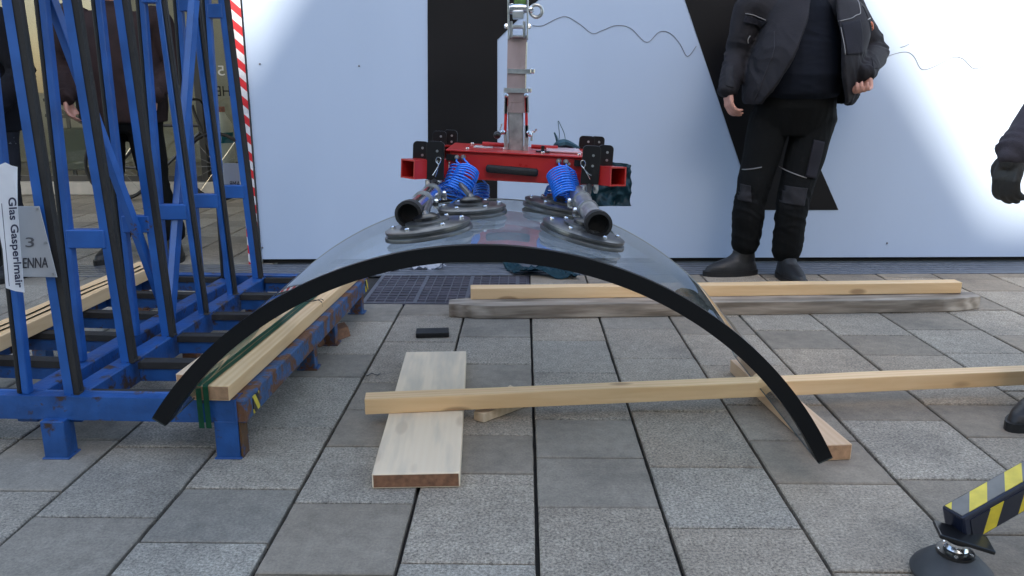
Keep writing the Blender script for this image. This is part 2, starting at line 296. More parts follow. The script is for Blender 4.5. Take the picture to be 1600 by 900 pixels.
def paver(x0,x1,y0,y1,slopeA=0,slopeB=0):
    gsz=.0045; x0+=gsz+random.uniform(0,.0015); x1-=gsz+random.uniform(0,.0015); y0+=gsz*.85+random.uniform(0,.001); y1-=gsz*.85
    if y1-y0<.02 or x1-x0<.02: return
    ln=y1-y0; dark=(ln<.335); 
    tone=(random.uniform(.20,.235) if dark else random.uniform(.25,.30)); rg=random.uniform(0,.25) if dark else random.uniform(.7,1)
    warm=min(1,max(0,.35+.18*((x0+x1)/2)+random.uniform(-.25,.25)))  # slabs tinted warmer to the right, as bounce off the sunlit hoarding
    dz=random.uniform(-.0012,.0012); c=.004
    nx=10; ny=8
    def ring(ins,z):
        pts=[]
        for k in range(nx): pts.append((x0+ins+(x1-x0-2*ins)*k/nx,y0+ins,0,slopeA))
        for k in range(ny): pts.append((x1-ins,y0+ins+(y1-y0-2*ins)*k/ny,1,0))
        for k in range(nx): pts.append((x1-ins-(x1-x0-2*ins)*k/nx,y1-ins,2,0))
        for k in range(ny): pts.append((x0+ins,y1-ins-(y1-y0-2*ins)*k/ny,3,0))
        out=[]
        for (x,y,_,_) in pts:
            t=(y-y0)/(y1-y0); yy=y+((x-(x0+x1)/2)*slopeB)*t+((x-(x0+x1)/2)*slopeA)*(1-t)
            j=noise.noise(V((x*45,yy*45,z*9+3)))*.0016
            out.append(bm.verts.new((x+j,yy+j,z+dz)))
        return out
    a=ring(0,-.021); b_=ring(0,-c+.0005); cc=ring(c,0)
    fs=[]
    n=len(a)
    for p_,q in ((a,b_),(b_,cc)):
        for k in range(n): fs.append(bm.faces.new((p_[k],p_[(k+1)%n],q[(k+1)%n],q[k])))
    fs.append(bm.faces.new(cc))
    for f_ in fs:
        for l in f_.loops: l[tl]=(tone,rg,warm,1)
COVX0,COVX1=G(562,472).x,G(829,460).x; COVY0=G(690,475).y
for i in range(len(XL)-1):
    x0,x1=XL[i],XL[i+1]; xm=(x0+x1)/2; k=i-off
    js=joints.get(k)
    if js:
        ys=sorted(G(819+((SL[k]+SL[k+1])/2)*(y-140),y).y for y in js)
    else: ys=[2+random.uniform(0,.4)]
    dec=wallY(xm)-DR
    if COVX0<xm<COVX1: lim=COVY0
    else: lim=dec
    L_=[.29,.44]; q=random.random()>.5
    while ys[0]>-4: ys.insert(0,ys[0]-L_[q]); q=not q
    while ys[-1]<lim: ys.append(ys[-1]+L_[q]); q=not q
    ys=[y for y in ys if y<lim-.05]+[lim]
    for a,b_ in zip(ys,ys[1:]): paver(x0,x1,a,b_,0,(WD.y/WD.x if b_==lim and lim!=COVY0 else 0))
    if xm<-1.5:     # recess to the left of the hoarding runs on to the shop front
        ys=[dec+DR]; 
        while ys[-1]<8.4: ys.append(ys[-1]+L_[q]); q=not q
        for a,b_ in zip(ys,ys[1:]): paver(x0,x1,a,b_)
tag(obj('pavement',bm,paver_mat()),kind='structure')

# drain channel along the hoarding
STEEL=mat('worn_grate_steel',(.16,.17,.19),.38,metal=.55,noise_amt=.3,nscale=20,bump=.2)
dt=thing('drain_grate','long slotted steel drain grate along the foot of the white hoarding','drain grate',(0,5.0,0))
for j in range(6):
    bm=B()
    o_=.035+j*.057
    a=V((-7,wallY(-7),0))+WN*o_; b_=V((8.5,wallY(8.5),0))+WN*o_
    bar(bm,a+V((0,0,-.006)),b_+V((0,0,-.006)),.038 if j not in(0,5) else .045,.012)
    obj('grate_bar',bm,STEEL,dt,bevel=.002)
x=-6.9
while x<8.4:
    a=V((x,wallY(x),-.008))+WN*.02; b_=a+WN*.315; bm=B(); bar(bm,a,b_,.012,.01); x+=.5 if random.random()>.1 else .03
    obj('cross_rib',bm,STEEL,dt)
# metal cover
ct=thing('service_cover','dark steel service cover with a grid surface between timber and drain','service cover',((COVX0+COVX1)/2,(COVY0+4.7)/2,0))
COV=mat('cover_steel',(.085,.078,.098),.5,metal=.4,noise_amt=.4,nscale=6,bump=.4,bscale=80)
COVL=mat('cover_rib_steel',(.12,.115,.13),.4,metal=.55,noise_amt=.5,nscale=5)
y1=wallY(0)-DR-.005; bm=B(); box(bm,((COVX0+COVX1)/2,(COVY0+y1)/2,-.0085),(COVX1-COVX0-.01,y1-COVY0-.01,.008)); obj('cover_plate',bm,COV,ct)
bm=B(); 
for k in range(17):
    x=COVX0+.02+(COVX1-COVX0-.04)*k/16; box(bm,(x,(COVY0+y1)/2,-.003),(.006 if k%5 else .022,y1-COVY0-.03,.006))
for k in range(12):
    y=COVY0+.02+(y1-COVY0-.04)*k/11; box(bm,((COVX0+COVX1)/2,y,-.0035),(COVX1-COVX0-.03,.005 if k%6 else .018,.006))
obj('cover_ribs',bm,COVL,ct)

# ---------------------------------------------------------------- hoarding with big black print
def W(x,y,off_=0):
    d=ray(x,y); A=WA+WN*off_; t=(A-CO).dot(WN)/d.dot(WN); return CO+d*t
HT=4.2
ho=thing('hoarding','tall white printed hoarding with large black shapes along the pavement','hoarding',WA)
bm=B(); E=V((8.5,wallY(8.5),0)); A0=WA+V((0,0,.03)); E0=E+V((0,0,.03)); prism(bm,[A0,E0,E0+V((0,0,HT)),A0+V((0,0,HT))],-WN*.08); fixn(bm)
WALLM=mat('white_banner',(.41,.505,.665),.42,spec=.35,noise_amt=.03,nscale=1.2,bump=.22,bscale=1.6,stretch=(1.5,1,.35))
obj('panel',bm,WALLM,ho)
bm=B(); prism(bm,[WA-WN*.02,E-WN*.02,E-WN*.02+V((0,0,.03)),WA-WN*.02+V((0,0,.03))],-WN*.04); fixn(bm); obj('gap_shade',bm,DARK,ho)  # black strip put into the gap under the panel as its shade
bm=B(); prism(bm,[W(x,y,.002) for x,y in ((669,322),(777,322),(777,62),(872,-30),(905,-330),(667,-330))],WN*.002); fixn(bm); obj('black_letter_shape',bm,BLACKP,ho)
bm=B(); prism(bm,[W(x,y,.002) for x,y in ((1070,0),(1180,328),(1310,328),(1166,0),(1040,-330),(965,-330))],WN*.002); fixn(bm); obj('black_letter_shape',bm,BLACKP,ho)
def wline(px,rad):
    bm=B(); tube(bm,spline([W(x,y,.002) for x,y in px],6),rad,5); return bm
obj('marker_line',wline([(832,40),(848,40),(868,30),(885,26),(905,37),(925,52),(940,48),(962,40),(985,44),(1010,66),(1030,50),(1047,52),(1062,68),(1074,88),(1088,72)],.0019),PENCIL,ho)
obj('marker_line',wline([(1378,94),(1392,86),(1415,81),(1428,88),(1440,108),(1460,104),(1488,90),(1505,92),(1522,107),(1545,98),(1568,78)],.0017),PENCIL,ho)
obj('marker_line',wline([(1407,74),(1414,72),(1420,69)],.002),PENCIL,ho)
for px,py in ((406,100),(561,103),(410,387),(1386,380)):
    bm=B(); p=W(px,py,.002); lathe(bm,p,WN,[(.006,0),(.006,.003),(.003,.005)],10); obj('screw_head',bm,PENCIL,ho)
# tape post at the left end of the hoarding
pt=thing('tape_post','hoarding end post wrapped in red and white striped warning tape','post',WA+V((-.06,0,0)))
bm=B(); bar(bm,WA-WD*.045-WN*.03,WA-WD*.045-WN*.03+V((0,0,3.2)),.05,.078,up=WN); obj('post_core',bm,GREYPL,pt,bevel=.003)
bm=B(); a=WA-WD*.083+WN*.013; b_=WA-WD*.008+WN*.013; prism(bm,[a,b_,b_+V((0,0,3.2)),a+V((0,0,3.2))],WN*.002); fixn(bm); obj('striped_tape',bm,TAPE,pt)

# ---------------------------------------------------------------- shop recess on the left
BEIGE=mat('beige_plaster',(.36,.345,.30),.7,noise_amt=.1,nscale=3)
STONE=mat('stone_sill',(.42,.40,.36),.6,noise_amt=.15,nscale=10)
FRM=mat('dark_window_frame',(.03,.03,.03),.4)
FLO=mat('shop_floor',(.10,.085,.07),.4,noise_amt=.2)
Ys=8.5
sh=thing('shop_front','shop front with large panes and a pale stone sill behind the blue rack','shop front',(-4.5,Ys,0))
bm=B(); box(bm,(-5.2,Ys+.15,.07),(8.0,.3,.14)); obj('sill',bm,STONE,sh,bevel=.01)
bm=B(); box(bm,(-5.2,Ys+1.7,-.02+.06),(8.0,2.8,.1)); obj('floor',bm,FLO,sh)
bm=B(); box(bm,(-5.2,Ys+3.1,1.7),(8.0,.1,3.3)); obj('back_wall',bm,BEIGE,sh)
bm=B(); box(bm,(-1.62,8.65,1.7),(.10,6.7,3.4)); obj('side_wall',bm,BEIGE,sh)
bm=B(); box(bm,(-9.2,Ys+1.5,1.7),(.12,3.2,3.4)); obj('side_wall',bm,BEIGE,sh)
bm=B(); box(bm,(-5.2,Ys+1.5,3.3),(8,3.2,.1)); obj('ceiling',bm,BEIGE,sh)
for xx in (-8.6,-6.9,-5.25,-3.42,-1.5):
    bm=B(); box(bm,(xx,Ys+.12,1.7),(.07,.1,3.12)); f_=obj('window_frame',bm,FRM,sh,bevel=.004)
bm=B(); box(bm,(-5.2,Ys+.12,1.7),(7.9,.012,3.1)); obj('pane',bm,SHOPGLASS,sh)
bm=B(); box(bm,(-5.2,Ys+.12,.17),(7.9,.09,.06)); obj('window_frame',bm,FRM,sh)
FILL=bpy.data.materials.new('shop_fill_glow'); FILL.use_nodes=True; e_=FILL.node_tree.nodes['Principled BSDF']; e_.inputs['Emission Color'].default_value=(1,.92,.78,1); e_.inputs['Emission Strength'].default_value=.9
for xx in (-7.6,-6.0,-4.4,-2.8):
    bm=B(); box(bm,(xx,Ys+1.6,3.235),(1.0,1.5,.02)); obj('fill_panel',bm,FILL,sh)  # unseen glowing panels added to brighten the shop interior
# notices and mirrored lettering on the pane
bm=B(); box(bm,(P(88,40,Ys+.05).x,Ys+.1,P(88,30,Ys+.05).z),(.14,.01,.32)); obj('blue_notice',bm,INK,sh)
for k,(px,py) in enumerate(((90,88),(96,88),(102,88))):
    bm=B(); p=P(px,py,Ys+.1); lathe(bm,p,(0,-1,0),[(.021,0),(.021,.004)],16); o=obj('warning_symbol',bm,mat('symbol_red',(.4,.03,.03),.5),sh)
    bm=B(); lathe(bm,p+V((0,-.004,0)),(0,-1,0),[(.014,0),(.014,.003)],16); obj('symbol_center',bm,mat('symbol_white',(.7,.68,.6),.5),o)
def ptext(body,px,py,Y,hgt,wid,mt,parent,mirror=False,name='lettering'):
    p=P(px,py,Y); U=V((wid,0,0)); O=p
    if mirror: O=p+U; U=-U
    return text_mesh(body,O,U,V((0,0,hgt)),mt,parent,name,normal=V((0,-1,0)),bold=0)
ptext('NHE',338,150,Ys+.1,.10,.25,DARK,sh,True); ptext('5',341,118,Ys+.1,.10,.07,WHITE,sh,True);
# counter with machine, wheel and canister standing in the shop
bm=B(); p=P(120,240,Ys+1.2)
eq=thing('display_rack','dark metal display rack seen through the shop pane','rack',(p.x,Ys+1.2,.09))
for dx in (-.28,-.05,.22):
    bm=B(); bar(bm,(p.x+dx,Ys+1.2,.09),(p.x+dx,Ys+1.2,1.0),.035,.035,up=V((1,0,0))); obj('upright',bm,FRM,eq)
for z,x0,x1,z2 in ((.98,-.3,.2,.98),(.8,-.3,.1,.78),(.93,-.25,.3,.62),(.35,-.3,.3,.35)):
    bm=B(); bar(bm,(p.x+x0,Ys+1.18,z),(p.x+x1,Ys+1.18,z2),.04,.035); obj('rail',bm,FRM,eq)
bm=B(); box(bm,(p.x+.08,Ys+1.3,.4),(.45,.3,.5)); obj('storage_box',bm,mat('grey_green_bin',(.12,.13,.10),.5),eq,bevel=.02)
p=P(325,262,Ys-.6)
bk=thing('bicycle','dark bicycle parked in front of the shop pane behind the rack','bicycle',(p.x,Ys-.35,0))
for dx in (0,-1.02):
    bm=B(); c=V((p.x+dx,Ys-.35,.34)); ring=[c+V((math.cos(a)*.33,0,math.sin(a)*.33)) for a in [2*PI*k/36 for k in range(36)]]; tube(bm,ring,.018,8,closed=True); t_=obj('tyre',bm,RUBBER,bk,smooth=True)
    bm=B(); 
    for k in range(14): a=2*PI*k/14; tube(bm,[c,c+V((math.cos(a)*.32,0,math.sin(a)*.32))],.0015,4)
    lathe(bm,c-V((0,.03,0)),(0,1,0),[(.02,0),(.02,.06)],10); obj('spokes',bm,CHROME,bk)
bm=B(); q=lambda a,b_:V((p.x+a,Ys-.35,b_))
for a,b_ in ((q(0,.34),q(-.18,.85)),(q(-.18,.85),q(-.2,.95)),(q(-.15,.75),q(-.62,.75)),(q(-.15,.68),q(-.58,.3)),(q(-.58,.3),q(-.66,.85)),(q(-1.02,.34),q(-.58,.3)),(q(-1.02,.34),q(-.63,.74))): tube(bm,[a,b_],.016,8)
obj('frame',bm,FRM,bk,smooth=True)
bm=B(); tube(bm,spline([q(-.2,.95)+V((0,-.28,0)),q(-.17,1.0)+V((0,-.1,0)),q(-.17,1.0)+V((0,.1,0)),q(-.2,.95)+V((0,.28,0))]),.012,8); obj('handlebar',bm,BLK,bk,smooth=True)
bm=B(); box(bm,q(-.68,.88),(.26,.13,.05)); obj('saddle',bm,BLK,bk,bevel=.02,seg=2)
p=P(352,262,Ys+.9)
cn=thing('canister','small white canister with a teal label standing inside the shop pane','canister',(p.x,Ys+.9,.09))
bm=B(); lathe(bm,(p.x,Ys+.9,.09),(0,0,1),[(.11,0),(.12,.02),(.12,.62),(.06,.72),(.045,.76)],20); obj('body',bm,WHITE,cn,smooth=True)
bm=B(); lathe(bm,(p.x,Ys+.9,.5),(0,0,1),[(.123,0),(.123,.12)],20); obj('label_band',bm,mat('teal_label',(.02,.2,.3),.4),cn,smooth=True)
bm=B(); lathe(bm,(p.x,Ys+.9,.85),(0,0,1),[(.05,0),(.05,.06)],14); obj('cap',bm,PATCH,cn,smooth=True)

# ---------------------------------------------------------------- buildings: above the shop, and across the street behind the camera
FAC=mat('grey_render_facade',(.36,.34,.31),.8,noise_amt=.1,nscale=.7)
FAC2=mat('cream_render_facade',(.50,.44,.36),.8,noise_amt=.1,nscale=.7)
ROOF=mat('roof_tiles',(.14,.07,.05),.8,noise_amt=.25,nscale=4)
WGL=mat('window_glass_dark',(.03,.035,.04),.06,spec=.8)
def facade_windows(parent,y,xs,zs,nrm,wd=1.1,hg=1.6):
    for x in xs:
        for z in zs:
            bm=B(); box(bm,(x,y+nrm*.03,z),(wd+.16,.07,hg+.16)); f_=obj('window',bm,STONE,parent)
            bm=B(); box(bm,(x,y+nrm*.07,z),(wd,.02,hg)); obj('pane',bm,WGL,f_)
up=thing('upper_storey','grey rendered upper storey above the shop front','building',(-7.3,5.6,3.4))
bm=B(); box(bm,(-7.3,10.5,5.3),(11.3,10,3.8)); obj('upper_wall',bm,FAC,up)
facade_windows(up,5.5,[-11.5+2.4*k for k in range(4)],(5.4,),-1)
AP=V((.80,0,14.52))   # ridge of the unseen gabled house, roofline shaped to shade the hoarding
gh=thing('gabled_house','unseen cream gabled house across the street, roofline shaped to shade the hoarding','building',(AP.x,-12,0))
bm=B(); Yg=-12; ez=11.5; xl=-1.9; ezl=12.15; xr=AP.x+(AP.z-ez)/1.33
prism(bm,[V((xl,Yg,0)),V((xr+4.5,Yg,0)),V((xr+4.5,Yg,ez-.1)),V((xr,Yg,ez)),V((AP.x,Yg,AP.z)),V((-.86,Yg,13.68)),V((xl,Yg,ezl))],V((0,-9,0))); fixn(bm); obj('wall',bm,FAC2,gh)
facade_windows(gh,-12,[-.6,1.2,3.2,5.2],(2,5,8,10.2),1)
nb=thing('shade_townhouse','unseen tall grey townhouse beside the gabled house, added to shade the left recess','building',(-8,-12,0))
bm=B(); box(bm,((-1.9-14)/2,-16.5,9),(14-1.9,9,18)); obj('wall',bm,FAC,nb)  # unseen house added to keep the sun off the left recess
bm=B(); box(bm,((-1.97-14.2)/2,-16.5,18.15),(14.2-1.97,9.3,.3)); obj('roof',bm,ROOF,nb)
facade_windows(nb,-12,[-12.5,-10,-7.5,-5,-3],(2,5,8,11,14,16.5),1)
nr=thing('low_townhouse','cream townhouse with tiled roof further along the street','building',(14,-12,0))
bm=B(); box(bm,(15.5,-16.5,5.3),(14,9,10.6)); obj('wall',bm,FAC2,nr)
bm=B(); box(bm,(15.5,-16.5,10.8),(14.4,9.4,.4)); obj('roof',bm,ROOF,nr)
facade_windows(nr,-12,[10,12.5,15,17.5,20],(2,5,8),1)

# ---------------------------------------------------------------- blue glass rack
RZ=.19
rk=thing('glass_rack','blue steel A-frame glass transport rack with leaning posts and black rubber strips','glass rack',(-1.35,2.25,0))
PY=[2.30,2.60,2.90,3.20,3.53,3.86]
Rp=[((114,627),(15,0)),((200,573),(108,0)),((262,531),(187,0)),((317,497),(249,0)),((362,464),(303,0)),((401,437),(347,0))]
Lp=[((45,627),(-23,0)),((130,572),(69,0)),((214,530),(156,0)),((264,496),(224,0)),((316,464),(281,0)),((355,437),(325,0))]
posts={}
for side,lst in (('R',Rp),('L',Lp)):
    for i,((xb,yb),(xt,yt)) in enumerate(lst):
        Y=PY[i]; b0=P(xb,yb,Y); t0=P(xt,yt,Y); b0=t0+(b0-t0)*((t0.z-RZ)/(t0.z-b0.z))
        t1=b0+(t0-b0)*(1.64-RZ)/(t0.z-b0.z)
        posts[side,i]=(b0,t1)
        bm=B(); bar(bm,b0,t1,.022,.030,up=V((0,1,0))) ; po=obj('post',bm,BLUE,rk,bevel=.003)
        s=1 if side=='R' else -1
        ax=(t1-b0).normalized(); sx=ax.cross(V((0,1,0))).normalized(); sx=sx if sx.x>0 else -sx
        bm=B(); o_=sx*s*.0195; bar(bm,b0+o_,t1+o_,.016,.026,up=V((0,1,0))); obj('rubber_strip',bm,RUBBER if side=='L' else RUBBER_G,po,bevel=.005,seg=2)
def atz(p,z): b0,t1=posts[p]; return b0+(t1-b0)*(z-b0.z)/(t1.z-b0.z)
for i in range(6):
    for z in ((.62,1.45) if i else (.62,1.5)):
        if i==0 and z<1: continue
        if i in(1,2) and z>1: z=1.55
        bm=B(); bar(bm,atz(('L',i),z),atz(('R',i),z),.04,.062); obj('crossbar',bm,BLUE,rk,bevel=.003)
for (a,Ya),(b_,Yb) in ((((60,-55),2.6),((268,520),3.0)),(((303,0),3.45),((268,525),3.1))):
    p0=P(*a,Ya); p1=P(*b_,Yb); p1.z=RZ+.01; bm=B(); bar(bm,p0,p1,.03,.03); obj('brace',bm,BLUE,rk,bevel=.002)
# top rail that ties the posts
for s in 'LR':
    bm=B(); bar(bm,posts[s,0][1],posts[s,5][1],.05,.05); obj('top_rail',bm,BLUE,rk,bevel=.003)
# base
FR=V((-.868,2.27,0)); BR=V((-.815,3.90,0)); dirY=(BR-FR).normalized(); perp=V((-dirY.y,dirY.x,0))
Wd=1.14
FL=FR+perp*Wd; BL=BR+perp*Wd
def sl_(p,z): return V((p.x,p.y,z))
bm=B(); bar(bm,sl_(FR,RZ-.034),sl_(FL+perp*.05,RZ-.034),.055,.068); obj('base_beam',bm,BLUE_WORN,rk,bevel=.004)
bm=B(); bar(bm,sl_(BR,RZ-.034),sl_(BL,RZ-.034),.055,.068); obj('base_beam',bm,BLUE_WORN,rk,bevel=.004)
bm=B(); bar(bm,sl_(FR-dirY*.025,RZ-.036),sl_(BR+dirY*.025,RZ-.036),.06,.074); rb=obj('base_beam',bm,BLUE_RUST,rk,bevel=.004); tag(rb,label='rust-streaked long side beam')
bm=B(); bar(bm,sl_(FL,RZ-.036),sl_(BL,RZ-.036),.06,.074); obj('base_beam',bm,BLUE_WORN,rk,bevel=.004)
for s in 'LR':   # two central longitudinal beams under the posts
    a=posts[s,0][0].copy(); b_=posts[s,5][0].copy(); d=(b_-a).normalized(); a-=d*.02; b_+=d*.05
    bm=B(); bar(bm,sl_(a,RZ-.045),sl_(b_,RZ-.045),.07,.088); obj('centre_beam',bm,BLUE_WORN,rk,bevel=.004)
for i in range(6):
    y=PY[i]+.012; t=(y-FR.y)/dirY.y; a=FR+dirY*t; b_=a+perp*Wd
    c1=posts['R',i][0]; c2=posts['L',i][0]
    for p0,p1 in ((a+perp*.03,V((c1.x+.045,y,0))),(V((c2.x-.045,y,0)),b_-perp*.03)):
        bm=B(); bar(bm,sl_(p0,RZ-.045),sl_(p1,RZ-.045),.04,.045); cbm=obj('cross_beam',bm,BLUE_WORN,rk,bevel=.002)
        bm=B(); bar(bm,sl_(p0,RZ-.012),sl_(p1,RZ-.012),.05,.018); obj('rubber_pad',bm,RUBBER_G,cbm,bevel=.003)
    bm=B()
for p0,lab in ((FR+perp*.035-dirY*.0,1),(V((-1.43,2.262,0)),1),(FL,1),(BR+perp*.03,0),(BL,0),(FR+dirY*.80+perp*.03,0),(FR+dirY*1.12+perp*.03,0),(FL+dirY*.80,0),(V((-1.36,3.1,0)),0),(V((-1.36,3.85,0)),0)):
    bm=B(); box(bm,(p0.x,p0.y,.062),(.072,.058,.122) if lab else (.06,.05,.122)); box(bm,(p0.x,p0.y,.003),(.084,.07,.006)); obj('leg',bm,BLUE_WORN if lab else BLUE_RUST,rk,bevel=.002)
bm=B(); box(bm,(FR.x+.006,FR.y+.005,.075),(.006,.055,.15)); obj('leg_rust_face',bm,mat('leg_rust',(.10,.05,.02),.8,noise_amt=.5,nscale=30,col2=(.02,.06,.18),thr=.55),rk)
for t in (.06,1.60):
    bm=B(); c=FR+dirY*t; box(bm,(c.x+.031,c.y,RZ-.038),(.003,.055,.055)); obj('hazard_sticker',bm,HAZ_L,rk)
for t in (0.02,): pass
# plates and banner hung on the rack
pl=thing('site_plate','grey metal plate lettered ENNA fixed to the front rack post','sign plate',P(60,380,2.27))
bm=B(); Yp=2.272; prism(bm,[P(20,432,Yp),P(90,433,Yp),P(62,322,Yp),P(10,322,Yp)],V((0,-.003,0))); fixn(bm); obj('plate',bm,GREYPL,pl,bevel=.0008)
for px,py in ((58,327),(83,428),(71,379)):
    bm=B(); lathe(bm,P(px,py,Yp-.003),(0,-1,0),[(.004,0),(.004,.002)],8); obj('screw',bm,DULL,pl)
a=P(36,419,Yp-.004); b_=P(75,418,Yp-.004); c=P(36,403,Yp-.004)
LET=mat('dark_plate_lettering',(.035,.035,.045),.5)
text_mesh('ENNA',a,b_-a,c-a,LET,pl,normal=V((0,-1,0)),thick=.001)
a=P(40,386,Yp-.004); b_=P(53,386,Yp-.004); c=P(40,371,Yp-.004); text_mesh('3',a,b_-a,c-a,mat('faded_number',(.09,.09,.10),.6),pl,normal=V((0,-1,0)),thick=.001)
pl2=thing('back_plate','small grey metal plate with mirrored letters at the far end of the rack','sign plate',P(362,275,3.9))
bm=B(); Yq=3.91; prism(bm,[P(350,297,Yq),P(376,297,Yq),P(374,255,Yq),P(349,255,Yq)],V((0,-.004,0))); fixn(bm); obj('plate',bm,GREYPL,pl2)
a=P(375,291,Yq-.006); b_=P(358,291,Yq-.006); c=P(375,283,Yq-.006); text_mesh('AMR',a,b_-a,c-a,LET,pl2,normal=V((0,-1,0)),thick=.001)
bn=thing('lettered_strip','white plastic strip with vertical blue lettering hung on the front left rack post','banner strip',P(15,350,2.20))
bm=B(); Yb=2.21; outl=[(-8,330),(-2,258),(8,254),(18,259),(27,261),(26.5,300),(28,335),(32,390),(38,457),(24,455),(9,450),(4,390)]
v0=[P(x,y,Yb-.004*math.sin(y*.09)) for x,y in outl]; prism(bm,v0,V((0,.0015,0))); fixn(bm); obj('strip',bm,mat('white_plastic_film',(.66,.68,.73),.4,noise_amt=.06,nscale=20,bump=.3,bscale=15),bn)
a=P(9,309,Yb-.008); e=P(21,450,Yb-.008); c=P(25,308,Yb-.008)   # reads downwards
text_mesh('Glas Gasperlmair',a,e-a,c-a,INK,bn,bold=.018,normal=V((0,-1,0)),thick=.001)
a=P(2.5,318,Yb-.008); e=P(14.5,447,Yb-.008); c=P(4.5,318,Yb-.008); bm=B(); bar(bm,a,e,.0012,.0012); obj('thin_print_line',bm,INK,bn)

# ---------------------------------------------------------------- timber
def timber(name,label,p0,p1,w_,h_,mt,roll=0,bevel=.003,parent=None,endmat=None,group=None,ends=True,cat='timber',shape=None):
    p0,p1=V(p0),V(p1); c=(p0+p1)/2; M=frame(p0,p1).to_4x4()
    if roll: M=M@Matrix.Rotation(roll,4,'X')
    M=Matrix.Translation(c)@M; L=(p1-p0).length
    bm=B()
    n=24; prof=[(-w_/2,-h_/2),(w_/2,-h_/2),(w_/2,h_/2),(-w_/2,h_/2)]; rings=[]
    for i in range(n+1):
        x=-L/2+L*i/n; rings.append([])
        for (y,z) in prof:
            f_=1
            if shape: f_=shape((x+L/2)/L)
            j=noise.noise(V((x*3+c.x,y*20,z*20)))*.0016
            rings[-1].append(bm.verts.new((x,y*f_+j,z+j*(z>0))))
    for i in range(n):
        for k in range(4): bm.faces.new((rings[i][k],rings[i][(k+1)%4],rings[i+1][(k+1)%4],rings[i+1][k]))
    e0=bm.faces.new(rings[0][::-1]); e1=bm.faces.new(rings[-1]); e0.material_index=1; e1.material_index=1
    fixn(bm)
    es=[e for e in bm.edges if len(e.link_faces)==2 and e.calc_face_angle(0)>.7]
    bmesh.ops.bevel(bm,geom=es,offset=bevel,segments=2,profile=.5,affect='EDGES')
    me=bpy.data.meshes.new(name); bm.to_mesh(me); bm.free(); o=bpy.data.objects.new(name,me); C.objects.link(o)
    me.materials.append(mt); me.materials.append(endmat or W_END); o.matrix_basis=M
    if parent: o.parent=parent; o.matrix_basis=wm(parent).inverted()@M
    else: tag(o,label,cat,group)
    return o
TH=.045
# scaffold board on the paving
b1=timber('scaffold_board','wide whitewashed wooden board lying flat on the paving under the long batten',(-.303,2.065,.024),(-.362,3.15,.024),.250,.046,W_BOARD,endmat=W_OLDEND,bevel=.004,cat='board')
# long batten across it
q0=P(571,636,2.50); q1=P(1640,582,2.86)
A_=V((-.535,2.52,.079)); 
e0=P(571,630,2.51); e1=P(1760,578,2.83)
lb=timber('long_batten','long light wooden batten laid over the board and reaching out to the right',(e0.x,e0.y,.075),(e1.x,e1.y,.092),.06,.056,W_LIGHT,cat='batten')
# pale wedge under the batten
wg=B(); pts=[V((-.17,2.55,.001)),V((-.135,2.525,.001)),V((.04,2.70,.001)),V((-.05,2.80,.001))]; prism(wg,pts,V((0,0,.034))); fixn(wg)
o=obj('offcut_wedge',wg,W_PALE,bevel=.002); setbase(o,(-.06,2.65,0)); tag(o,'small triangular wooden offcut lying under the long batten right of the board','offcut')
# block under the right end of the glass
blk=timber('support_block','reddish square-cut timber supporting the right end of the curved glass',(.958,2.26,.027),(.870,3.05,.027),.088,.052,W_PINK,cat='timber')
# two timbers at the drain
gt=timber('weathered_sleeper','long grey weathered timber with tapered ends lying on the paving before the hoarding',(-.375,3.865,.036),(2.35,4.06,.036),.18,.070,W_GREY,endmat=W_PALE,cat='timber',bevel=.005,shape=lambda t: min(1,.45+min(t,1-t)*9))
nt_=timber('square_batten','clean light batten lying on top of the grey weathered timber',(-.27,3.935,.101),(2.27,4.10,.101),.072,.058,W_LIGHT,cat='batten')
# timbers on the rack
dR=dirY
t0=FR+perp*.105; 
r1=timber('strapped_beam','light timber tied with green strap on the right side of the rack',sl_(FR+perp*.075-dirY*.035,RZ+.027),sl_(FR+perp*.055+dirY*1.62,RZ+.027),.128,.048,W_LIGHT,cat='timber')
r2=timber('plain_plank','plain pale plank beside the strapped timber on the rack',sl_(FR+perp*.185+dirY*.07,RZ+.024),sl_(FR+perp*.165+dirY*1.5,RZ+.024),.075,.044,W_PALE,cat='plank')
lt=timber('left_beam','light timber with green straps on the far left side of the rack',sl_(FL-perp*.07+dirY*.10,RZ+.03),sl_(FL-perp*.05+dirY*1.66,RZ+.03),.13,.055,W_LIGHT,cat='timber')
# green straps
def ribbon(name,pts,wv,th,mt,parent=None):
    bm=B(); wv=V(wv); A=[];Bq=[]
    pts=[V(p) for p in pts]
    for i,p in enumerate(pts):
        A.append(bm.verts.new(p-wv/2)); Bq.append(bm.verts.new(p+wv/2))
    for i in range(len(pts)-1): bm.faces.new((A[i],A[i+1],Bq[i+1],Bq[i]))
    bmesh.ops.solidify(bm,geom=bm.faces,thickness=th); return obj(name,bm,mt,parent)
zt=RZ+.0535
for k,o_ in enumerate((.056,.078)):
    s0=FR+perp*(.025+o_)-dirY*.040; s1=FR+perp*(.01+o_*.8)+dirY*1.1
    pts=[sl_(s0,.105),sl_(s0,zt-.004),sl_(s0+dirY*.006,zt)]+[sl_(s0+(s1-s0)*t,zt+.0012*math.sin(t*17+k)) for t in (.1,.25,.4,.55,.7,.85,1)]
    so_=ribbon('strap',pts,perp*.017,.0012,STRAP); 
    if k==0: stp=thing('green_strap','green packing strap running along the strapped timber and down its front end','strap',s0)
    so_.parent=stp; so_.data.transform(wm(stp).inverted())
s0=FL-perp*.07+dirY*.12; st2=thing('far_strap','green packing straps lying along the far left timber','strap',sl_(s0,RZ+.06))
for o_ in (-.02,.02):
    ribbon('strap',[sl_(s0+perp*o_+dirY*t+perp*.006*math.sin(t*9),RZ+.0595) for t in [k*.12 for k in range(13)]],perp*.012,.0012,STRAP,st2)
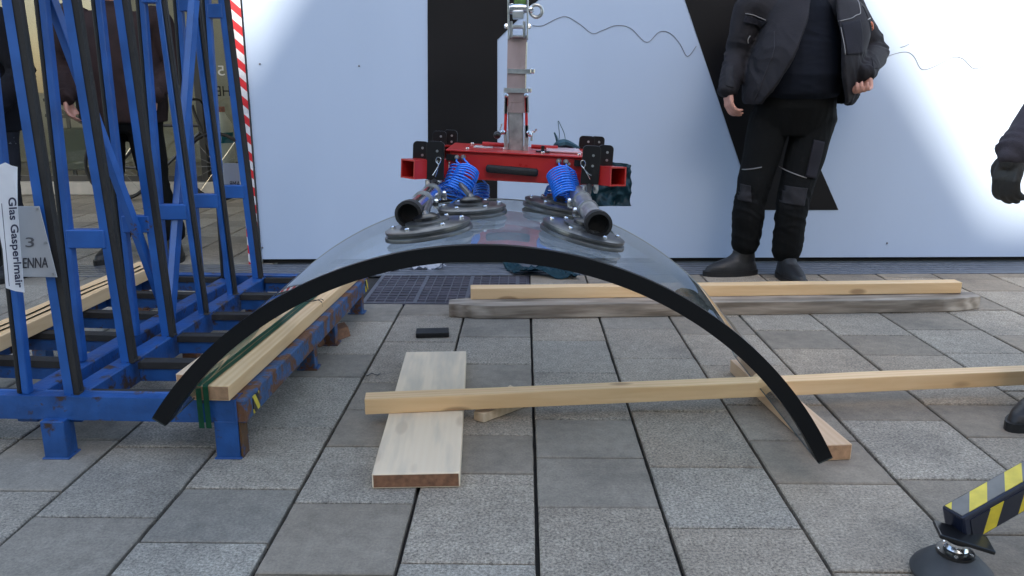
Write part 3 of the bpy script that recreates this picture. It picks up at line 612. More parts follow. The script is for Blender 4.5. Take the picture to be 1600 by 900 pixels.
for c0,nm,lb_ in ((FR+dirY*.93,'wire_tie','thin dark wire knotted over the strapped timber'),):
    bm=B(); pr=[sl_(c0+perp*.005,RZ+.0),sl_(c0+perp*.004,zt+.003),sl_(c0+perp*.06+dirY*.01,zt+.004),sl_(c0+perp*.14+dirY*.03,zt+.003),sl_(c0+perp*.2,zt+.02),sl_(c0+perp*.16-dirY*.05,zt+.03),sl_(c0+perp*.05-dirY*.02,zt+.006),sl_(c0+perp*.006+dirY*.03,zt+.003),sl_(c0+perp*.005+dirY*.03,RZ)]
    tube(bm,spline(pr,5),.0016,5); o=obj(nm,bm,BLK); setbase(o,c0); tag(o,lb_,'wire')
# black slab, dirty wood chock, wire on paving
bm=B(); c=G(676,524); Mz=Matrix.Rotation(R(6),3,'Z'); box(bm,(c.x,c.y,.013),(.150,.085,.022),Mz); o=obj('rubber_pad',bm,RUBBER,bevel=.003,seg=2); setbase(o,(c.x,c.y,0)); tag(o,'small flat black rubber pad lying alone on the paving','rubber pad')
bm=B(); c=G(520,538); prism(bm,[V((c.x-.09,c.y+.05,.001)),V((c.x-.05,c.y-.05,.001)),V((c.x+.055,c.y+.12,.001)),V((c.x+.02,c.y+.2,.001))],V((-.01,0,.045))); fixn(bm); o=obj('wooden_chock',bm,W_OLDEND,bevel=.002); setbase(o,(c.x,c.y,0)); tag(o,'dirty brown wooden chock on the paving under the right rack beam','chock')
bm=B(); tube(bm,spline([G(568,581,.004),G(574,587,.012),G(580,583,.004),G(590,586,.008),G(594,583,.003)],5),.0018,5); o=obj('wire_scrap',bm,BLK); setbase(o,G(580,585)); tag(o,'short bent scrap of dark wire on a paving joint','wire')

# ---------------------------------------------------------------- curved glass
YG0=2.04; YAWG=.015; LG=.92
def gpt(x,y):
    d=ray(x,y); t=(YG0+YAWG*1.05)/(d.y-YAWG*d.x); return CO+d*t     # plane Y = YG0+YAWG*(X+1.05)
import itertools
pp=[gpt(*q) for q in ((240,652),(270,609),(300,570),(360,516),(413,475),(457,449),(529,420),(600,401),(687,386.5),(773,383.6),(845,391),(918,408),(1000,435),(1040,449),(1093,477),(1147,512),(1182,548),(1218,591),(1253,633),(1289,690),(1301,712))]
def fitc(pp):
    import numpy as np
    X=np.array([p.x for p in pp]);Z=np.array([p.z for p in pp]); A=np.c_[X,Z,np.ones(len(X))]; s=np.linalg.lstsq(A,-(X**2+Z**2),rcond=None)[0]
    cx,cz=-s[0]/2,-s[1]/2; return cx,cz,math.sqrt(cx*cx+cz*cz-s[2])
GX,GZ,GR=fitc(pp); print('glass circle',GX,GZ,GR,pp[0],pp[-1])
a0=math.atan2(pp[-1].z-GZ,pp[-1].x-GX); a1=math.atan2(pp[0].z-GZ,pp[0].x-GX)
GT=.042
def gv(r,a,y): 
    x=GX+r*math.cos(a); return V((x-YAWG*0*y,YG0+YAWG*(x+1.05)+y,GZ+r*math.sin(a)))
gl=thing('curved_glass','large bent clear glass sheet with black sealed edge hanging from the red vacuum lifter','curved glass',(GX,YG0,0))
n=96; bm=B(); ro=GR-.0015; ri=GR-GT+.0015
rows=[]
for i in range(n+1):
    a=a0+(a1-a0)*i/n; rows.append([bm.verts.new(gv(r_,a,y)) for r_,y in ((ri,.004),(ro,.004),(ro,LG-.004),(ri,LG-.004))])
for A,Bq in zip(rows,rows[1:]):
    for k in range(4): bm.faces.new((A[k],A[(k+1)%4],Bq[(k+1)%4],Bq[k]))
bm.faces.new(rows[0][::-1]); bm.faces.new(rows[-1]); fixn(bm)
obj('glass_pane',bm,GLASS,gl,smooth=True)
def arcbar(r0,r1,y0,y1,aa,ab,n=96):
    bm=B(); rows=[]
    for i in range(n+1):
        a=aa+(ab-aa)*i/n; rows.append([bm.verts.new(gv(r_,a,y)) for r_,y in ((r0,y0),(r1,y0),(r1,y1),(r0,y1))])
    for A,Bq in zip(rows,rows[1:]):
        for k in range(4): bm.faces.new((A[k],A[(k+1)%4],Bq[(k+1)%4],Bq[k]))
    bm.faces.new(rows[0][::-1]); bm.faces.new(rows[-1]); return fixn(bm)
obj('edge_seal',arcbar(GR-GT,GR+.0005,-.004,.004,a0,a1),EDGE,gl,smooth=True,bevel=.0)
obj('black_border',arcbar(GR-GT-.001,GR-GT+.001,-.002,.045,a0,a1),EDGE,gl,smooth=True)
obj('black_border',arcbar(GR-.001,GR+.0008,-.002,.016,a0,a1),EDGE,gl,smooth=True)
obj('edge_seal',arcbar(GR-GT,GR+.0005,LG-.004,LG+.0,a0,a1),mat('grey_edge',(.30,.33,.33),.3),gl,smooth=True)
for aa in (a0,a1): 
    s=-1 if aa==a0 else 1; bm=arcbar(GR-GT,GR,-.004,LG,aa,aa+s*.004,1); obj('side_edge',bm,mat('dark_side_edge',(.03,.04,.04),.3),gl)

# ---------------------------------------------------------------- vacuum lifter
def onglass(x,y,off_=0):
    d=ray(x,y); r=GR+off_; ox,oz=CO.x-GX,CO.z-GZ; a=d.x**2+d.z**2; b_=ox*d.x+oz*d.z; c=ox*ox+oz*oz-r*r; D=b_*b_-a*c
    t=(-b_-math.sqrt(max(D,0)))/a; p=CO+d*t; return p,V((p.x-GX,0,p.z-GZ)).normalized()
LY=2.87
vl=thing('vacuum_lifter','red vacuum glass lifter with four suction cups and blue coiled hoses on the curved glass','vacuum lifter',(0,2.6,.85))
fa=P(703,252,LY); fb=P(930,264,LY); ux=(fb-fa).normalized(); uz=V((0,1,0)).cross(ux)*-1; uz=uz if uz.z>0 else -uz; uy=V((0,1,0)); ML=Matrix((ux,uy,uz)).transposed()
def LP(x,y,Y): return P(x,y,Y)
cf=(fa+fb)/2; Lw=(fb-fa).length
hb=.096; dep=.34
c=cf+uy*(dep/2)-uz*.013
bm=B(); box(bm,c,(Lw,dep,hb),ML); obj('main_beam',bm,RED,vl,bevel=.004,seg=2)
bm=B(); box(bm,c+uz*(hb/2+.004),(Lw+.03,dep+.02,.007),ML); tp=obj('top_plate',bm,RED,vl,bevel=.002)
topz=c+uz*(hb/2+.009)
def onb(u,v,w_=0): return topz+ux*u+uy*v+uz*w_
for u,v in ((-.2,.13),(-.2,-.14),(-.06,.12),(-.07,-.05),(.2,.13),(.2,-.14),(.07,-.14)):
    bm=B(); lathe(bm,onb(u,v),uz,[(.007,0),(.007,.004),(.004,.006)],10); obj('bolt',bm,CHROME,vl)
bm=B(); box(bm,onb(-.15,.02,.0),(.07,.09,.002),ML); obj('info_label',bm,mat('silver_label',(.6,.6,.6),.3),vl)
bm=B(); box(bm,onb(.15,-.01,.004),(.13,.16,.009),ML); obj('pink_cover',bm,mat('pale_cover',(.55,.38,.40),.25),vl,bevel=.003)
bm=B(); box(bm,onb(.07,-.11,.012),(.012,.012,.024),ML); box(bm,onb(.07,-.11,.003),(.05,.02,.005),ML); obj('switch',bm,BLK,vl)
for u,l in ((-.09,.13),(.08,.1)):
    bm=B(); tube(bm,[onb(u-l/2,.03,.01),onb(u+l/2,.02,.01)],.008,10); obj('rod',bm,RED,vl,smooth=True)
ha=P(759,263,LY-.012); hb_=P(841,270,LY-.012); bm=B(); bar(bm,ha,hb_,.03,.028,up=uz); obj('grip',bm,RUBBER,vl,bevel=.010,seg=3)
for x,y in ((872,266),(889,256)):
    bm=B(); lathe(bm,P(x,y,LY-.001),(0,-1,0),[(.006,0),(.006,.005)],8); obj('bolt',bm,CHROME,vl)
# diagonal stub arms, brackets, cups
def arm(start,end,s=.065):
    bm=B(); M=frame(start,end,uz); L=(end-start).length; t=.005; c=(start+end)/2
    for dy,dz,sy,sz in ((s/2-t/2,0,t,s),(-s/2+t/2,0,t,s),(0,s/2-t/2,s-2*t,t),(0,-s/2+t/2,s-2*t,t)):
        box(bm,c+M@V((0,dy,dz)),(L,sy,sz),M)
    a=obj('arm',bm,RED,vl); 
    bm=B(); box(bm,start.lerp(end,.3),(.01,s-.012,s-.012),M); obj('arm_inside_shade',bm,mat('shaded_red_inside',(.10,.006,.006),.6),a); return a  # darker red plug painted as the shade inside the open tube
def rplate(cx,cy,Y,w_,h_,th=.007,par=None):
    "black bracket plate with rounded top corners, px centre of bottom edge"
    w_*=1.12; h_*=1.12; p=P(cx,cy,Y); r=.015; pts=[p-ux*w_/2,p+ux*w_/2]
    for ang in range(0,91,18): pts.append(p+ux*(w_/2-r+r*math.cos(R(ang)))+uz*(h_-r+r*math.sin(R(ang))))
    for ang in range(90,181,18): pts.append(p+ux*(-w_/2+r+r*math.cos(R(ang)))+uz*(h_-r+r*math.sin(R(ang))))
    bm=B(); prism(bm,pts,uy*th); fixn(bm); o=obj('bracket_plate',bm,BLK,vl,bevel=.0008)
    for k,(dx,dz) in enumerate(((.1,.75),(.1,.48))):
        bm=B(); q=p+ux*w_*dx+uz*h_*dz; lathe(bm,q,-uy,[(.0045,0),(.0045,.003)],10); obj('pin_hole_ring',bm,GALV,o)
    return o
arm(P(690,262,LY+.02),P(637,264,LY-.12)); arm(P(925,272,LY+.02),P(966,276,LY-.13))
arm(P(700,240,LY+.32),P(672,238,LY+.42)); arm(P(905,246,LY+.32),P(938,246,LY+.42))
rplate(679,281,LY-.09,.056,.118); rplate(657,262,LY-.04,.050,.082); rplate(921,288,LY-.09,.056,.118); rplate(944,272,LY-.04,.048,.09)
rplate(686,238,LY+.36,.05,.075); rplate(703,238,LY+.42,.05,.08); rplate(915,248,LY+.36,.055,.08); rplate(932,248,LY+.42,.05,.08)
# hitch pin blocks (black square between arm and beam)
for x,y in ((706,246),(906,255)):
    bm=B(); box(bm,P(x,y,LY-.006),(.04,.012,.022),ML); obj('latch',bm,BLK,vl)
def clip(px,Y):
    bm=B(); tube(bm,spline([P(x,y,Y) for x,y in px],5),.0018,6); obj('spring_clip',bm,CHROME,vl,smooth=True)
clip([(676,274),(681,266),(685,258),(681,252),(683,246),(688,247),(688,253),(684,260),(683,268),(680,276)],LY-.1)
clip([(922,280),(917,271),(912,263),(908,258),(908,252),(913,251),(915,257),(913,264),(920,272),(924,274)],LY-.1)
CUP_=[(668,350,0,.128),(913,358,0,.130),(737,326,0,.115),(868,321,0,.115)]
CUPM=mat('cup_rubber',(.05,.055,.058),.35,noise_amt=.2,nscale=30,coat=.2)
DISC=mat('dark_worn_disc',(.13,.135,.14),.33,metal=.75,noise_amt=.35,nscale=25,bump=.15,bscale=60)
cupc=[]
for i,(x,y,_,r_) in enumerate(CUP_):
    p,nn=onglass(x,y,.03)
    p=p-nn*.03
    if i>=2: p,nn=onglass(x,y,.02); p=p-nn*.02
    cupc.append((p,nn))
    bm=B(); lathe(bm,p,nn,[(r_,.001),(r_,.008),(r_*.985,.012),(r_*.93,.014),(r_*.93,.02)],48); fixn(bm); cu=obj('suction_cup',bm,CUPM,vl,smooth=True,flat=.5)
    bm=B(); lathe(bm,p,nn,[(r_*.97,.0205),(r_*.97,.027),(r_*.9,.031),(r_*.5,.034),(r_*.5,.04),(r_*.3,.043)],48); fixn(bm); obj('metal_disc',bm,DISC,cu,smooth=True,flat=.5)
    t1=nn.orthogonal().normalized(); t2=nn.cross(t1)
    for k in range(6):
        bm=B(); a=k*PI/3+.3; lathe(bm,p+(t1*math.cos(a)+t2*math.sin(a))*r_*.78+nn*.03,nn,[(.007,0),(.007,.007),(.004,.010)],8)
        obj('disc_bolt',bm,CHROME,cu)
    # swivel stud up to the arm
    top=P([679,921,697,925][i],[280,287,252,262][i],[LY-.06,LY-.06,LY+.12,LY+.12][i])
    bm=B(); tube(bm,[p+nn*.035,p+nn*.06,top.lerp(p,.3),top],[.018,.010,.009,.011],14); obj('swivel_stud',bm,DISC,vl,smooth=True)
    bm=B(); lathe(bm,p+nn*.042,nn,[(.038,0),(.038,.010),(.022,.018)],20); obj('hub',bm,BLK,cu,smooth=True,flat=.5)
    for s in(-1,1):
        bm=B(); lathe(bm,top+V((s*.02,-.03,.0)),V((0,0,-1)),[(.009,0),(.009,.02),(.006,.03)],8); obj('bracket_bolt',bm,GALV,vl)
# valve cylinders with black hollow end
for (a,Ya),(b_,Yb),mt in ((((688,290),LY-.02),((640,333),LY-.57),CHROME),(((900,300),LY-.02),((934,349),LY-.57),DULL)):
    A=P(*a,Ya); E_=P(*b_,Yb); d=(E_-A).normalized()
    bm=B(); tube(bm,[A,E_-d*.012],.028,24); cy=obj('valve_cylinder',bm,mt,vl,smooth=True)
    bm=B(); lathe(bm,E_-d*.03,d,[(.032,0),(.037,.004),(.040,.03),(.040,.05),(.031,.052),(.029,.02),(.027,.02)],28); fixn(bm); obj('black_end_cap',bm,RUBBER,cy,smooth=True)
    bm=B(); lathe(bm,E_-d*.0085,d,[(.0285,0),(.0285,.002)],24); obj('bore_shade',bm,DARK,cy)  # black disc set in the hollow cap as the shade of its bore
    for t in (.32,.62):
        q=A.lerp(E_,t); bm=B(); lathe(bm,q,d,[(.033,-.009),(.033,.009)],24); cl=obj('pipe_clamp',bm,GALV,cy,smooth=True)
        bm=B(); s=1 if a[0]<800 else -1; e_=q+V((s*.042,0,-.012)); box(bm,q+V((s*.034,0,-.008)),(.03,.018,.010)); lathe(bm,e_+V((0,0,-.01)),(0,0,1),[(.008,0),(.008,.024),(.005,.03)],8); obj('clamp_bolt',bm,CHROME,cl)
# coiled hoses
def coil(pts,rad,turns,lead0,lead1,r=.0034):
    path=spline(pts,12); L=[0]
    for a,b_ in zip(path,path[1:]): L.append(L[-1]+(b_-a).length)
    tot=L[-1]; out=[V(p) for p in lead0]; seg=16; prevu=None
    for k in range(int(turns*seg)+1):
        t=k/(turns*seg)*tot; i=max(j for j in range(len(L)) if L[j]<=t+1e-9); i=min(i,len(path)-2)
        fct=(t-L[i])/(L[i+1]-L[i]); c=path[i].lerp(path[i+1],fct); tg=(path[i+1]-path[i]).normalized()
        u=prevu if prevu else V((1,0,0)); u=(u-tg*u.dot(tg)).normalized(); prevu=u; v=tg.cross(u); an=2*PI*k/seg
        out.append(c+(u*math.cos(an)+v*math.sin(an))*rad)
    out+=[V(p) for p in lead1]
    bm=B(); tube(bm,out,r,7); return obj('coiled_hose',bm,HOSE,vl,smooth=True,flat=1.2)
Yh=LY-.055
coil([P(731,268,Yh),P(724,283,Yh-.03),P(712,302,Yh-.05)],.040,11,[P(724,246,LY-.004),P(726,250,LY-.03)],[P(690,300,Yh-.03),P(688,312,LY-.02)])
coil([P(716,262,Yh+.03),P(708,284,Yh+.0),P(706,306,Yh-.03)],.028,9,[P(714,246,LY-.004),P(713,252,LY-.02)],[P(704,318,Yh-.02)])
coil([P(871,270,Yh),P(878,288,Yh-.03),P(884,309,Yh-.06)],.040,11,[P(873,253,LY-.004),P(874,258,LY-.03)],[P(886,320,Yh-.03),P(895,322,LY-.02)])
coil([P(887,272,Yh+.04),P(892,290,Yh+.02),P(893,303,Yh+.0)],.028,9,[P(884,254,LY-.004),P(885,259,LY-.02)],[P(900,318,Yh)])
coil([P(752,292,LY+.3),P(752,304,LY+.28),P(750,316,LY+.27)],.030,7,[P(745,270,LY+.33)],[P(740,320,LY+.27)],.0035)
coil([P(866,296,LY+.3),P(862,306,LY+.28),P(856,318,LY+.27)],.030,7,[P(868,272,LY+.33)],[P(860,320,LY+.27)],.0035)
for x,y in ((714,246),(724,246),(873,252),(884,253)):
    bm=B(); lathe(bm,P(x,y,LY-.001),(0,-1,.15),[(.010,0),(.010,.008),(.006,.016)],10); obj('hose_fitting',bm,DULL,vl)
# boom tube
By=LY+.15
def bx4(x,y,w_,y2,name,mt,par,dpt=.05,xx=None):
    a=P(x,y,By); b_=P(xx if xx else x,y2,By); bm=B(); bar(bm,a,b_,dpt,w_,up=V((0,1,0))); return obj(name,bm,mt,par,bevel=.004,seg=2)
bt=bx4(806.5,236,.056,160,'boom_tube',DULL,vl,.056,805.5)
bt2=bx4(806.5,174,.062,58,'boom_sleeve',MAUVE,vl,.062,808.5)
bm=B(); a=P(792.5,236,By+.0);b_=P(794,60,By); 
for (xa,ya,xb,yb,wd,mt,nm) in ((789,210,792,146,.010,RED,'side_plate'),(823,214,822,148,.010,RED,'side_plate'),(790,178,791,150,.013,DULL,'side_plate'),(824,176,823,150,.013,DULL,'side_plate'),(791,236,790,205,.014,GALV,'side_plate'),(822,237,823,195,.016,GALV,'side_plate'),(821,150,823,66,.004,CHROME,'side_rod')):
    bm=B(); bar(bm,P(xa,ya,By-.01),P(xb,yb,By-.01),wd,.05,up=V((0,1,0))); obj(nm,bm,mt,vl,bevel=.001)
for y,xa,xb in ((111,793,830),(141,787,825)):
    bm=B(); a=P(xa,y,By-.034); b_=P(xb,y+1,By-.034); bar(bm,a,b_,.006,.016,up=V((0,0,1))); o=obj('clamp_band',bm,GALV,vl)
    bm=B(); q=P(xb+2,y,By-.034); box(bm,q,(.016,.02,.018)); obj('clamp_nut',bm,CHROME,o,bevel=.003)
for x,y in ((791,149),(822,149),(786,206),(826,207),(828,210)):
    bm=B(); lathe(bm,P(x,y,By-.04),(0,-1,0),[(.008,0),(.008,.01),(.004,.014)],8); obj('bolt',bm,CHROME,vl)
bm=B(); a=P(826,207,By-.03); tube(bm,[a,a+V((.022,-.01,.004)),a+V((.03,-.012,.012))],.004,6); tube(bm,[a+V((.012,-.01,.0)),a+V((.01,-.012,-.03))],.004,6); obj('wing_nut',bm,CHROME,vl)
bm=B(); p=P(777,211,By-.05); bmesh.ops.create_icosphere(bm,subdivisions=3,radius=.014,matrix=Matrix.Translation(p)); kb=obj('ball_knob',bm,BLK,vl,smooth=True)
bm=B(); tube(bm,[p,P(785,208,By-.04),P(790,206,By)],.005,8); tube(bm,[P(781,204,By-.04),P(784,193,By-.04)],.003,6); obj('knob_stem',bm,CHROME,kb)
# head fork, ring and spirit level, up to the hook
bm=B()
for s,x in ((-1,795),(1,824)):
    bar(bm,P(x+(0 if s<0 else 0),62,By-.02),P(x+s*1.0,-30,By-.02),.006,.05,up=V((0,1,0)))
obj('head_fork',bm,GALV,vl,bevel=.001)
bm=B(); bar(bm,P(800,57,By-.03),P(817,57,By-.03),.04,.008); bar(bm,P(800,42,By-.03),P(818,42,By-.03),.04,.012); bar(bm,P(801,24,By-.02),P(818,24,By-.02),.05,.024); bar(bm,P(799,33,By-.034),P(799,60,By-.034),.01,.006,up=V((0,1,0))); bar(bm,P(819,33,By-.034),P(819,60,By-.034),.01,.006,up=V((0,1,0))); obj('head_block',bm,GALV,vl,bevel=.002)
bm=B(); tube(bm,[P(794,14,By-.02),P(800,14,By-.02),P(812,13,By-.02),P(826,13,By-.02)],[.016,.019,.019,.014],16); obj('head_roller',bm,CHROME,vl,smooth=True)
bm=B(); 
for x,y in ((794,41),(827,41)): lathe(bm,P(x-1 if x<800 else x-2,y,By-.02),(1 if x>800 else -1,0,0),[(.009,0),(.009,.008),(.005,.012)],8)
obj('bolt',bm,CHROME,vl)
bm=B(); c=P(838,17,By-.02); tube(bm,[c+V((math.cos(a)*.021,0,math.sin(a)*.021)) for a in [2*PI*k/28 for k in range(28)]],.0065,10,closed=True); rg=obj('pull_ring',bm,GALV,vl,smooth=True)
bm=B(); lathe(bm,P(826,15,By-.02),(1,0,0),[(.008,0),(.014,.006),(.014,.012),(.006,.018)],16); obj('ring_shank',bm,CHROME,rg,smooth=True)
bm=B(); bar(bm,P(803,3,By-.01),P(822,3,By-.01),.04,.03); obj('green_strap_end',bm,mat('green_sling',(.10,.20,.05),.6,noise_amt=.4,nscale=60),vl,bevel=.005,seg=2)
p=P(811,-25,By); bm=B(); tube(bm,[p-V((0,0,.03)),p+V((0,0,1.3))],.03,16); obj('hoist_line',bm,mat('green_round_sling',(.05,.14,.05),.7,noise_amt=.3,nscale=30),vl,smooth=True)

# ---------------------------------------------------------------- cloths and paper
def crumple(name,corners,nu,nv,amp,fr,th,mt,seed=0,sag=0):
    bm=B(); a,b_,c,d=[V(q) for q in corners]; vs=[]
    nrm=((b_-a).cross(d-a)).normalized()
    for i in range(nu+1):
        row=[]
        for j in range(nv+1):
            u,v=i/nu,j/nv; p=(a*(1-u)+b_*u)*(1-v)+(d*(1-u)+c*u)*v
            n_=noise.noise(p*fr+V((seed,0,0)))*amp+abs(noise.noise(p*fr*2.3+V((seed,5,0))))*amp*.8
            q=V((noise.noise(p*fr*.8+V((seed,9,1))),noise.noise(p*fr*.8+V((seed,2,7))),0))*amp*.8
            row.append(bm.verts.new(p+nrm*n_+q))
        vs.append(row)
    for i in range(nu):
        for j in range(nv): bm.faces.new((vs[i][j],vs[i+1][j],vs[i+1][j+1],vs[i][j+1]))
    bmesh.ops.solidify(bm,geom=bm.faces,thickness=th); fixn(bm)
    return obj(name,bm,mt,None,smooth=True,flat=3)
Yc=3.20
p=[P(916,246,Yc),P(988,258,Yc+.05),P(984,322,Yc+.05),P(926,322,Yc-.03)]
o=crumple('teal_cloth',p,34,34,.035,14,.003,TEAL,3); setbase(o,(p[0].x,Yc,p[2].z)); tag(o,'dark teal cloth draped over the back right corner of the red lifter','cloth')
bm=B(); q=[P(866,229,Yc),P(872,226,Yc-.02),P(880,224,Yc),P(890,226,Yc),P(905,232,Yc)]; tube(bm,spline(q,4),[.006+.012*math.sin(PI*k/16) for k in range(17)],8); tube(bm,[P(872,226,Yc),P(869,214,Yc),P(866,207,Yc)],[.006,.005,.003],6); tube(bm,spline([P(884,226,Yc),P(882,210,Yc),P(877,198,Yc),P(872,189,Yc),P(874,210,Yc),P(872,226,Yc)],4),.0014,5)
o=obj('teal_glove_tip',bm,TEAL,smooth=True); setbase(o,q[2]); tag(o,'small teal cloth bundle with upright loop on top of the red lifter','cloth')
p=[G(800,430),G(906,439),G(896,421,.01),G(782,416,.01)]
o=crumple('teal_tarp',[q+V((0,0,.012)) for q in p],44,24,.045,9,.003,TEAL,8); setbase(o,G(840,425)); tag(o,'crumpled dark teal tarp lying on the drain grate behind the glass','tarp')
p=[G(634,423),G(698,421),G(690,412),G(640,412)]
o=crumple('crumpled_paper',[q+V((0,0,.01)) for q in p],16,10,.05,16,.002,PAPER,5); setbase(o,G(665,418)); tag(o,'larger crumpled white paper on the drain grate under the glass','paper')
p=[G(597,427),G(624,423),G(618,418),G(600,420)]
o=crumple('crumpled_paper',[q+V((0,0,.006)) for q in p],10,8,.025,20,.002,PAPER,11); setbase(o,G(610,423)); tag(o,'smaller scrap of crumpled white paper left of the larger one','paper')

# ---------------------------------------------------------------- crane outrigger, lower right
og=thing('outrigger','black outrigger leg with yellow stripes standing on a round rubber foot','crane outrigger',G(1470,890))
f0=V((1.0,1.665,0)); 
bm=B(); lathe(bm,f0,(0,0,1),[(.088,.001),(.090,.010),(.084,.022),(.060,.046),(.040,.058),(.036,.060)],48); fixn(bm); obj('rubber_foot',bm,mat('foot_rubber',(.045,.047,.05),.6,noise_amt=.3,nscale=12,bump=.2),og,smooth=True)
tilt=V((.05,-.02,1)).normalized(); fq=f0+V((.0,0,.058))
bm=B(); lathe(bm,fq,tilt,[(.041,0),(.041,.008),(.034,.010)],32); fl=obj('flange',bm,BLK,og,smooth=True,flat=.5)
for k in range(5):
    bm=B(); a=k*2*PI/5+.5; lathe(bm,fq+V((math.cos(a)*.034,math.sin(a)*.034,.008)),tilt,[(.005,0),(.005,.003)],8); obj('flange_bolt',bm,CHROME,fl)
bm=B(); lathe(bm,fq+V((0,0,.008)),tilt,[(.024,0),(.027,.008),(.02,.018),(.014,.024)],24); obj('ball_joint',bm,CHROME,og,smooth=True)
bm=B(); lathe(bm,fq+V((.002,0,.028)),tilt,[(.027,0),(.027,.006)],24); obj('steel_ring',bm,CHROME,og,smooth=True,flat=.5)
bm=B(); lathe(bm,fq+V((.002,0,.034)),tilt,[(.026,0),(.028,.004),(.028,.020)],24); obj('cylinder',bm,BLK,og,smooth=True,flat=.5)
l0=f0+V((-.005,.012,.122)); l1=V((1.86,1.98,.43)); M=frame(l0,l1); Mo=Matrix.Translation(l0)@M.to_4x4()
lg=bpy.data.objects.new('leg_beam',bpy.data.meshes.new('leg_beam')); C.objects.link(lg)
bm=B(); Lb=(l1-l0).length; box(bm,(Lb/2,0,0),(Lb,.060,.078)); bmesh.ops.bevel(bm,geom=bm.edges[:],offset=.006,segments=2,profile=.5,affect='EDGES'); bm.to_mesh(lg.data); bm.free(); lg.data.materials.append(mat('dark_blue_black_paint',(.010,.013,.028),.3,noise_amt=.2,nscale=20)); lg.matrix_basis=wm(og).inverted()@Mo; lg.parent=og
def decal(name,c,s,mt,mi=0):
    o=bpy.data.objects.new(name,bpy.data.meshes.new(name)); C.objects.link(o); bm=B(); box(bm,c,s); bm.to_mesh(o.data); bm.free(); o.data.materials.append(mt); o.parent=lg; return o
decal('striped_top',(Lb/2+.0,.0,.0398),(Lb-.012,.048,.0016),HAZ_T)
decal('striped_side',(Lb/2+.0,-.0308,-.004),(Lb-.04,.0016,.056),HAZ_S)
pc=f0+V((.002,-.02,.112)); nrm=(l1-l0).normalized()
ax=V((.30,-.55,-.34)).normalized(); 
xx=V((1,-.25,-.22)).normalized(); yy=V((0,0,1)).cross(xx).normalized(); zz=xx.cross(yy); MP=Matrix((xx,yy,zz)).transposed()
bm=B(); box(bm,pc,(.118,.07,.010),MP); obj('foot_plate',bm,BLK,og,bevel=.003,seg=2)

# ---------------------------------------------------------------- people
def ell(bm,rings,n=28):
    "rings: (centre, ax, ay) with ax, ay half-axis vectors; closed loft"
    rs=[[bm.verts.new(V(c)+V(a)*math.cos(2*PI*k/n)+V(b_)*math.sin(2*PI*k/n)) for k in range(n)] for c,a,b_ in rings]
    for A,Bq in zip(rs,rs[1:]):
        for k in range(n): bm.faces.new((A[k],A[(k+1)%n],Bq[(k+1)%n],Bq[k]))
    bm.faces.new(rs[0][::-1]); bm.faces.new(rs[-1])
def limb(bm,pts,rad,n=16,sub=5):
    "tapered tube through joints with rounded ends"
    P_=spline(pts,sub); rr=[]
    for i in range(len(pts)-1):
        for k in range(sub): rr.append(rad[i]+(rad[i+1]-rad[i])*k/sub)
    rr.append(rad[-1])
    d0=(P_[0]-P_[1]).normalized(); d1=(P_[-1]-P_[-2]).normalized()
    P_=[P_[0]+d0*rr[0]*.8,P_[0]+d0*rr[0]*.5]+P_+[P_[-1]+d1*rr[-1]*.5,P_[-1]+d1*rr[-1]*.8]; rr=[rr[0]*.5,rr[0]*.85]+rr+[rr[-1]*.85,rr[-1]*.5]
    tube(bm,P_,rr,n)
def hand(bm,w_,d,pn,side,curl,k=1.0,inf=0,thumb=.6):
    "w_: wrist, d: pointing, pn: palm normal, side: +1/-1 thumb side along d x pn"
    w_,d,pn=V(w_),V(d).normalized(),V(pn).normalized(); pn=(pn-d*pn.dot(d)).normalized(); u=d.cross(pn)*side
    for i in range(4):
        o_=(1.5-i); limb(bm,[w_+u*o_*.011*k,w_+d*.045*k+u*o_*.017*k,w_+d*.088*k+u*o_*.0205*k],[.015*k+inf,.0145*k+inf,.012*k+inf],8,2)
        b_=w_+d*.088*k+u*o_*.0205*k; sg=[[.042,.026,.021],[.047,.03,.023],[.043,.028,.022],[.034,.021,.018]][i]; pts=[b_]; an=0
        for j,s in enumerate(sg):
            an+=curl*(1,1.15,.8)[j]; dd=(d*math.cos(an)+pn*math.sin(an)+u*o_*.05).normalized(); pts.append(pts[-1]+dd*s*k)
        limb(bm,pts,[.0105*k+inf,.0098*k+inf,.009*k+inf,.0078*k+inf],8,3)
    b_=w_+d*.022*k+u*.024*k; p1=b_+(d*.75+u*.65+pn*.25).normalized()*.042*k; p2=p1+(d*.9+u*.05+pn*thumb).normalized()*.034*k; p3=p2+(d*.8-u*.25+pn*thumb).normalized()*.026*k
    limb(bm,[b_,p1,p2,p3],[.016*k+inf,.0135*k+inf,.0115*k+inf,.009*k+inf],8,3)
def folds(spots,base=.003):
    "cloth creases: ring-like wrinkles near given points"
    def f(c):
        v=noise.noise(V((c.x*5,c.y*5,c.z*7)))*base*1.6
        for p,rad,amp,dirv in spots:
            d=(c-p).length
            if d<rad:
                k=(1-d/rad); k=k*k*(3-2*k); s=V(dirv); q=V((c.x*7,c.y*7,c.z*5))+s*(c.dot(s))*17+V((noise.noise(c*6),noise.noise(c*6+V((3,3,3))),0))*1.2
                v+=k*amp*(.9*(.35-abs(noise.noise(q))*1.6)+.35*noise.noise(q*2.1))
        return v
    return f
